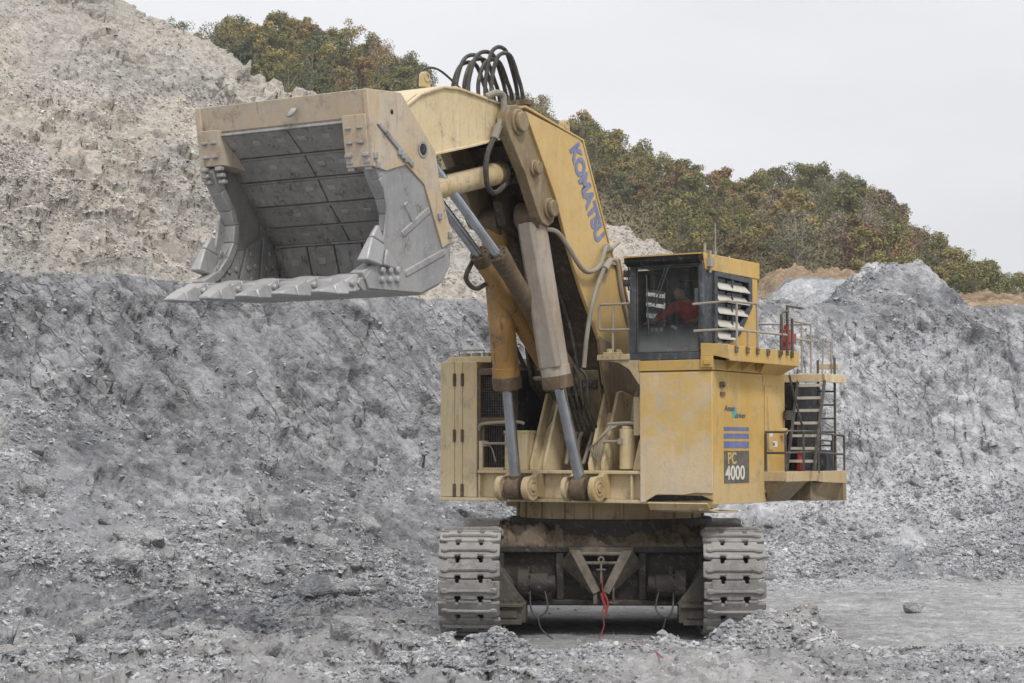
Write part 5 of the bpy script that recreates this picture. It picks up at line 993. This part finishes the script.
m.mat(0).side(UL - 0.08, UL - 0.021, fan); m.side(UR - 0.014, UR + 0.028, [p for p in fan[:9]] + [(9.7, 8.25), (10.3, 8.76), (10.9, 8.93), (11.5, 8.80), (11.38, 8.40)])
m.mat(0).side(UL, UR - 0.02, [(11.98, 6.80), (12.05, 6.70), (11.9, 6.58), (10.2, 6.62), (9.6, 6.84), (9.56, 6.98), (10.3, 6.78)])
m.sheet(UL + 0.05, UR - 0.05, [(9.6, 6.84), (9.36, 7.2), (9.28, 7.66)], -0.06)
fs = up(m, 'bucket_shell', [M['bsteel'], M['bdark']], bk, 0.02)
fs.name = 'front_shell'
def seg(a, b, t): return (a[0] + (b[0] - a[0]) * t, a[1] + (b[1] - a[1]) * t)
for i in range(len(BACKW) - 1):     # liner rows on the back wall, two plates a row
    a, b = seg(BACKW[i], BACKW[i + 1], 0.07), seg(BACKW[i], BACKW[i + 1], 0.93)
    if i < 5: spl = ((UL + 0.28, 0.10), (0.13, UR - 0.28))
    else: spl = tuple((UL + 0.30 + k * 0.63, UL + 0.30 + k * 0.63 + 0.585) for k in range(5))
    for u0, u1 in spl:
        m = MB(); m.mat(0).sheet(u0, u1, [a, b], 0.055); dz = Vector((b[0] - a[0], b[1] - a[1])).normalized(); nn = (-dz.y, dz.x)
        for q in range(3 if i < 5 else 1):
            if random.random() < 0.25: continue
            uc = u0 + random.uniform(-.05, .05) + (u1 - u0) * ((q + 0.5) / (3 if i < 5 else 1)); p0 = seg(a, b, 0.30); p1 = seg(a, b, 0.48)
            m.mat(1).sheet(uc - 0.085, uc + 0.085, [(p0[0] + nn[0] * .05, p0[1] + nn[1] * .05), (p1[0] + nn[0] * .05, p1[1] + nn[1] * .05)], 0.018)
        up(m, 'wear_plate', [M['bdark'], M['tooth']], bk, 0.01)
    m = MB(); m.sheet(UL + 0.2, UR - 0.2, [seg(BACKW[i], BACKW[i + 1], 0.0), seg(BACKW[i], BACKW[i + 1], 0.04)], 0.065); up(m, 'weld_ridge', M['bdark'], bk)
FAN = [[(11.16, 7.66), (11.10, 7.45), (11.58, 6.90), (11.80, 6.84)], [(11.14, 7.46), (10.75, 7.55), (11.02, 6.84), (11.54, 6.88)], [(10.68, 7.60), (10.28, 7.82), (10.38, 6.86), (10.95, 6.84)], [(10.22, 7.86), (9.86, 7.52), (9.72, 7.0), (10.32, 6.86)]]
for u0, u1, s_ in ((UL + 0.10, UL + 0.16, 1), (UR - 0.18, UR - 0.12, -1)):
    for pr in FAN:
        cv = sum(p[0] for p in pr) / 4; cz = sum(p[1] for p in pr) / 4; m = MB(); m.mat(0).side(u0, u1, pr); m.mat(1)
        for dv, dz in ((0.02, 0.22), (-0.10, 0.0), (0.10, -0.05), (0.0, -0.25)): m.cyl((u1 if s_ > 0 else u0, cv + dv, cz + dz), ((u1 + 0.03) if s_ > 0 else (u0 - 0.03), cv + dv, cz + dz), 0.05, 10)
        up(m, 'liner_plate', [M['bdark'], M['bsteel']], bk, 0.012)
for k, u in enumerate((-1.66, -0.86, -0.04, 0.80, 1.62)):
    m = MB(); w = random.uniform(0.24, 0.29); s_ = random.uniform(-.05, .03); L_ = random.uniform(-.12, .05)
    # adapter nose clamped over the lip, then the worn tooth point
    m.hexa([(u - w, 12.05, 6.56), (u + w, 12.05, 6.56), (u + w * .8, 12.05, 6.86), (u - w * .8, 12.05, 6.86)], [(u - w * .8, 11.45, 6.78), (u + w * .8, 11.45, 6.78), (u + w * .6, 11.45, 6.90), (u - w * .6, 11.45, 6.90)])
    m.hexa([(u - w, 12.05, 6.56), (u + w, 12.05, 6.56), (u + w * .8, 12.05, 6.86), (u - w * .8, 12.05, 6.86)], [(u - w * .85, 12.3, 6.53), (u + w * .85, 12.3, 6.53), (u + w * .55, 12.3, 6.74 + s_), (u - w * .55, 12.3, 6.74 + s_)])
    m.hexa([(u - w * 1.02, 12.26, 6.50), (u + w * 1.02, 12.26, 6.50), (u + w * .6, 12.26, 6.78 + s_), (u - w * .6, 12.26, 6.78 + s_)], [(u - w * .80, 12.55, 6.49), (u + w * .80, 12.55, 6.49), (u + w * .55, 12.55, 6.66 + s_), (u - w * .55, 12.55, 6.66 + s_)])
    m.hexa([(u - w * .80, 12.55, 6.49), (u + w * .80, 12.55, 6.49), (u + w * .55, 12.55, 6.66 + s_), (u - w * .55, 12.55, 6.66 + s_)], [(u - w * .45, 12.86 + L_, 6.50), (u + w * .45, 12.86 + L_, 6.50), (u + w * .40, 12.84 + L_, 6.55), (u - w * .40, 12.84 + L_, 6.55)])
    m.cyl((u - w * 1.05, 12.15, 6.70), (u + w * 1.05, 12.15, 6.70), 0.06, 10)
    up(m, 'tooth', M['tooth'], bk, 0.025)
for u in (-1.25, -0.45, 0.38, 1.20):
    m = MB(); m.hexa([(u - .15, 12.15, 6.60), (u + .15, 12.15, 6.60), (u + .15, 12.1, 6.80), (u - .15, 12.1, 6.80)], [(u - .15, 11.5, 6.58), (u + .15, 11.5, 6.58), (u + .15, 11.5, 6.94), (u - .15, 11.5, 6.94)]); up(m, 'lip_shroud', M['tooth'], bk, 0.03)
for u, sg in ((UL, -1), (UR, 1)):   # corner shrouds on the side edges
    m = MB(); m.hexa([(u - .13, 11.55, 7.02), (u + .13, 11.55, 7.02), (u + .10, 11.42, 7.40), (u - .10, 11.42, 7.40)], [(u - .12, 11.98, 7.10), (u + .12, 11.98, 7.10), (u + .05, 11.74, 7.52), (u - .05, 11.74, 7.52)])
    m.hexa([(u - .10, 11.42, 7.40), (u + .10, 11.42, 7.40), (u + .05, 11.74, 7.52), (u - .05, 11.74, 7.52)], [(u - .04, 11.50, 7.72), (u + .04, 11.50, 7.72), (u + .03, 11.56, 7.74), (u - .03, 11.56, 7.74)])
    m.hexa([(u - .12, 11.5, 7.04), (u + .14, 11.5, 7.04), (u + .12, 11.4, 7.34), (u - .10, 11.4, 7.34)], [(u - .08, 11.05, 7.0), (u + .08, 11.05, 7.0), (u + .06, 11.0, 7.10), (u - .06, 11.0, 7.10)]); up(m, 'corner_shroud', M['tooth'], bk, 0.04)
    m = MB()
    for i in range(3):
        for j in range(2): m.cyl((u - 0.02, 11.45 - i * 0.22, 6.80 + j * 0.16 + 0.02 * i), (u + sg * 0.10, 11.45 - i * 0.22, 6.80 + j * 0.16 + 0.02 * i), 0.085, 12, 0.055)
    up(m, 'lip_bolt', M['tooth'], bk, 0.02)
    for a, b in (((10.75, 8.2), (10.45, 7.85)), ((10.85, 7.62), (10.0, 8.15)), ((10.75, 6.95), (9.5, 7.45))):
        d = Vector((b[0] - a[0], b[1] - a[1])).normalized(); nx2 = (-d.y * 0.07, d.x * 0.07)
        m = MB(); pr = [(a[0] + nx2[0], a[1] + nx2[1]), (b[0] + nx2[0], b[1] + nx2[1]), (b[0] - nx2[0], b[1] - nx2[1]), (a[0] - nx2[0], a[1] - nx2[1])]; m.side(u - 0.03, u + sg * 0.05, pr); up(m, 'side_rib', M['bsteel'], bk, 0.03)
m = MB(); m.cyl((UR + 0.03, 10.26, 9.19), (UR + 0.064, 10.26, 9.19), 0.105, 20); up(m, 'painted_hole', M['inner'], bk); m = MB(); m.cyl((UR + 0.03, 11.2, 9.72), (UR + 0.064, 11.2, 9.72), 0.045, 14); up(m, 'painted_hole', M['inner'], bk)  # solid near-black discs; the darkness inside the holes is painted
m = MB(); m.ring((UR + 0.065, 10.26, 9.19), (1, 0, 0), 0.105, 0.15, 0.02, 24); up(m, 'pin_collar', M['bsteel'], bk)
m = MB(); m.side(UR + 0.03, UR + 0.10, [(11.65, 9.45), (11.58, 9.5), (10.55, 8.9), (10.6, 8.82)])
for k in range(0): m.box((UR - 0.02, 11.05 - k * .1, 8.98 + k * .05), (UR + 0.11, 11.10 - k * .1, 9.12 + k * .05))
up(m, 'side_bracket', M['bsteel'], bk, 0.015)
for v, z in ((9.75, 8.05), (9.42, 7.75), (11.7, 8.9), (11.62, 8.75), (11.0, 9.05), (10.9, 9.0), (10.8, 8.95)):
    m = MB(); m.box((UR - 0.02, v - .05, z - .06), (UR + 0.11, v + .04, z + .06)); up(m, 'keeper_block', M['bsteel'], bk, 0.015)
m = MB()
for u in (UL + .06, UL + .40, UR - .42, UR - .06):
    for k in range(3): m.box((u - .07, 11.72 - k * .05, 8.88 - k * .11), (u + .07, 11.83 - k * .05, 8.95 - k * .11))
for u in (UL + .12, UL + .32, UR - .38, UR - .14):
    for z in (9.1, 9.35): m.box((u - .06, 11.72 + (z - 9) * .1, z), (u + .06, 11.86 + (z - 9) * .1, z + .05))
up(m, 'hinge_block', M['bsteel'], bk, 0.015)
m = MB(); m.hexa([(0.28, 11.93, 9.66), (0.42, 11.93, 9.68), (0.5, 11.9, 9.85), (0.30, 11.92, 9.85)], [(0.3, 12.05, 9.64), (0.4, 12.05, 9.66), (0.44, 12.0, 9.78), (0.34, 12.0, 9.78)]); up(m, 'lump_of_mud', M['bsteel'], bk, 0.04)
# --- the operator, seated and leaning to the console
def w_up(p): 
    x, y, z = fwd(p); c, s = math.cos(PSI), math.sin(PSI); return Vector((x * c - y * s, x * s + y * c, z))
per_ = empty('person', w_up((3.2, 1.5, 6.25)))
tag(per_, 'seated operator in a red shirt and dark trousers leaning behind the cab windscreen', 'person')
def skin(name, joints, edges, mat, parent=per_, sub=2):
    me = bpy.data.meshes.new(name); me.from_pydata([w_up((p[0] - 0.06, p[1] + PV, p[2])) - per_.location for p, r in joints], edges, []); o = link(name, me, parent); me.materials.append(mat)
    md = o.modifiers.new('skin', 'SKIN'); me.skin_vertices.new() if not me.skin_vertices else None
    for i, (p, r) in enumerate(joints): me.skin_vertices[0].data[i].radius = (r * 1.22, r * 1.22)
    me.skin_vertices[0].data[0].use_root = True
    sb = o.modifiers.new('subsurf', 'SUBSURF'); sb.levels = sub; sb.render_levels = sub
    return o
PV = 0.30
J = [((3.22, 1.45, 6.38), .13), ((3.12, 1.55, 6.58), .125), ((3.04, 1.66, 6.78), .13), ((2.99, 1.71, 6.93), .10), ((2.95, 1.75, 7.02), .062), ((2.905, 1.80, 7.10), .095), ((2.88, 1.83, 7.18), .118), ((2.875, 1.83, 7.27), .10),
     ((2.80, 1.78, 6.90), .07), ((2.62, 1.95, 6.72), .055), ((2.45, 2.15, 6.56), .042), ((2.37, 2.22, 6.53), .04),
     ((3.24, 1.62, 6.90), .07), ((3.40, 1.70, 6.68), .055), ((3.34, 1.95, 6.55), .042), ((3.28, 2.02, 6.55), .04),
     ((3.10, 1.55, 6.36), .11), ((2.92, 2.0, 6.40), .085), ((2.88, 2.15, 6.02), .06), ((2.87, 2.28, 5.88), .05), ((3.34, 1.55, 6.36), .11), ((3.26, 2.0, 6.40), .085), ((3.24, 2.15, 6.02), .06), ((3.24, 2.28, 5.88), .05)]
E_ = [(0, 1), (1, 2), (2, 3), (3, 4), (4, 5), (5, 6), (6, 7), (3, 8), (8, 9), (9, 10), (10, 11), (3, 12), (12, 13), (13, 14), (14, 15), (0, 16), (16, 17), (17, 18), (18, 19), (0, 20), (20, 21), (21, 22), (22, 23)]
for h0, (hu, hv, hz) in ((11, (-.06, .05, -.01)), (15, (-.06, .05, 0.0))):     # fingers and thumb
    b0 = J[h0][0]
    for q in range(4):
        o1 = (b0[0] + hu * .8 + (q - 1.5) * .018, b0[1] + hv * .8 + (q - 1.5) * .012, b0[2] + hz); J.append((o1, .012)); E_.append((h0, len(J) - 1)); J.append(((o1[0] + hu * .5, o1[1] + hv * .5, o1[2] - .03), .009)); E_.append((len(J) - 2, len(J) - 1))
    J.append(((b0[0] + .03, b0[1] + .05, b0[2] + .02), .012)); E_.append((h0, len(J) - 1))
skin('body', J, E_, M['skin'])
skin('shirt', [((3.21, 1.46, 6.42), .19), ((3.12, 1.55, 6.58), .19), ((3.04, 1.66, 6.78), .20), ((2.985, 1.715, 6.945), .15), ((2.80, 1.78, 6.90), .10), ((2.62, 1.95, 6.72), .08), ((2.50, 2.09, 6.61), .065), ((3.24, 1.62, 6.90), .10), ((3.40, 1.70, 6.68), .085), ((3.36, 1.88, 6.58), .065)],
     [(0, 1), (1, 2), (2, 3), (3, 4), (4, 5), (5, 6), (3, 7), (7, 8), (8, 9)], M['shirt'])
skin('trousers', [((3.22, 1.45, 6.36), .18), ((3.10, 1.55, 6.36), .13), ((2.92, 2.0, 6.40), .105), ((2.88, 2.15, 6.04), .08), ((2.87, 2.2, 5.9), .075), ((3.34, 1.55, 6.36), .13), ((3.26, 2.0, 6.40), .105), ((3.24, 2.15, 6.04), .08), ((3.24, 2.2, 5.9), .075)],
     [(0, 1), (1, 2), (2, 3), (3, 4), (0, 5), (5, 6), (6, 7), (7, 8)], M['trousers'])
skin('hair', [((2.93, 1.75, 7.20), .105), ((2.90, 1.79, 7.29), .125), ((2.87, 1.85, 7.32), .105)], [(0, 1), (1, 2)], M['hair'])
skin('nose', [((2.85, 1.945, 7.19), .018), ((2.845, 1.965, 7.165), .022)], [(0, 1)], M['skin'], sub=1)
for q in (-1, 1): skin('eye', [((2.86 + q * .04, 1.932 - q * .02, 7.215), .012), ((2.866 + q * .04, 1.938 - q * .02, 7.215), .012)], [(0, 1)], M['hair'], sub=1)
skin('reflective_band', [((2.82, 2.05, 6.46), .03), ((2.92, 2.12, 6.44), .03), ((2.99, 2.1, 6.38), .03)], [(0, 1), (1, 2)], M['reflect'], sub=1)
# --- cord and tape hanging from the tow bracket
def world_un(a, b, z): x, y = a - 0.2, -b; c, s = math.cos(UY), math.sin(UY); return (x * c - y * s, x * s + y * c, z)
m = MB(False); P_ = [world_un(*p) for p in ((0.02, 3.2, 1.3), (0.03, 3.25, 1.0), (0.08, 3.25, 0.75), (0.02, 3.3, 0.55), (0.06, 3.35, 0.3), (-0.02, 3.5, 0.1), (-0.05, 3.9, 0.1))]
m.mat(0).tube(P_, 0.011, 6, 6); m.tube([world_un(0.06, 3.27, 0.95), world_un(0.14, 3.3, 0.75), world_un(0.1, 3.3, 0.55), world_un(0.16, 3.3, 0.5)], 0.022, 6, 5); m.mat(0).tube([world_un(0.0, 3.28, 0.95), world_un(0.1, 3.3, 0.6)], 0.026, 6)
tag(m.build('cord', [M['tapered']]), 'red cord hanging in a knot from the tow bracket between the tracks', 'cord')
def strip(name, pts, w, mats, label):
    m = MB(False)
    for i in range(len(pts) - 1):
        a, b = Vector((*pts[i], 0)), Vector((*pts[i + 1], 0)); a.z = ground_z(a.x, a.y) + 0.10 + 0.03 * (i % 2); b.z = ground_z(b.x, b.y) + 0.10 + 0.03 * ((i + 1) % 2); d = (b - a).normalized(); s = d.cross(Vector((0, 0, 1))).normalized() * w
        m.mat(i % 2).hexa([a - s, a + s, b + s, b - s], [a - s + Vector((0, 0, .006)), a + s + Vector((0, 0, .006)), b + s + Vector((0, 0, .006)), b - s + Vector((0, 0, .006))])
    tag(m.build(name, mats), label, 'tape')
strip('barrier_tape', [(-0.30, -4.3), (-0.42, -4.9), (-0.55, -5.4), (-0.75, -5.8), (-0.82, -6.1), (-0.85, -6.5)], 0.013, [M['tapewhite'], M['tapered']], 'crumpled red and white barrier tape on the ground between the tracks')
strip('barrier_tape', [(-0.15, -7.6), (-0.10, -8.2), (0.0, -8.8), (0.12, -9.4), (0.25, -10.0), (0.35, -10.7)], 0.014, [M['tapered'], M['tapewhite']], 'red and white barrier tape trailing over the dirt at the bottom edge of the photo')
m = MB(False); zt = ground_z(-18.2, 32.4); m.cyl((-18.2, 32.4, zt - .2), (-18.2, 32.4, zt + .75), 0.32, 12, 0.16); m.box((-18.6, 32.0, zt - .15), (-17.8, 32.8, zt + .06)); tag(m.build('marker', [M['red']]), 'small red marker on the crest of the spoil slope at the top of the photo', 'marker')
# ------------------------------------------------------------------ the hazy air
m = MB(False); m.box((-460, -80, -3), (460, 700, 130)); hz = m.mesh('haze', [], False)
hm = bpy.data.materials.new('hazy air'); hm.use_nodes = True; nt = hm.node_tree; nt.nodes.remove(nt.nodes["Principled BSDF"])
pv = nt.nodes.new("ShaderNodeVolumePrincipled"); pv.inputs["Density"].default_value = 0.00022; pv.inputs["Color"].default_value = (0.90, 0.93, 0.98, 1); pv.inputs["Anisotropy"].default_value = 0.2
nt.links.new(pv.outputs[0], nt.nodes["Material Output"].inputs["Volume"]); hz.materials.append(hm)
o = link('haze', hz); o['kind'] = 'stuff'
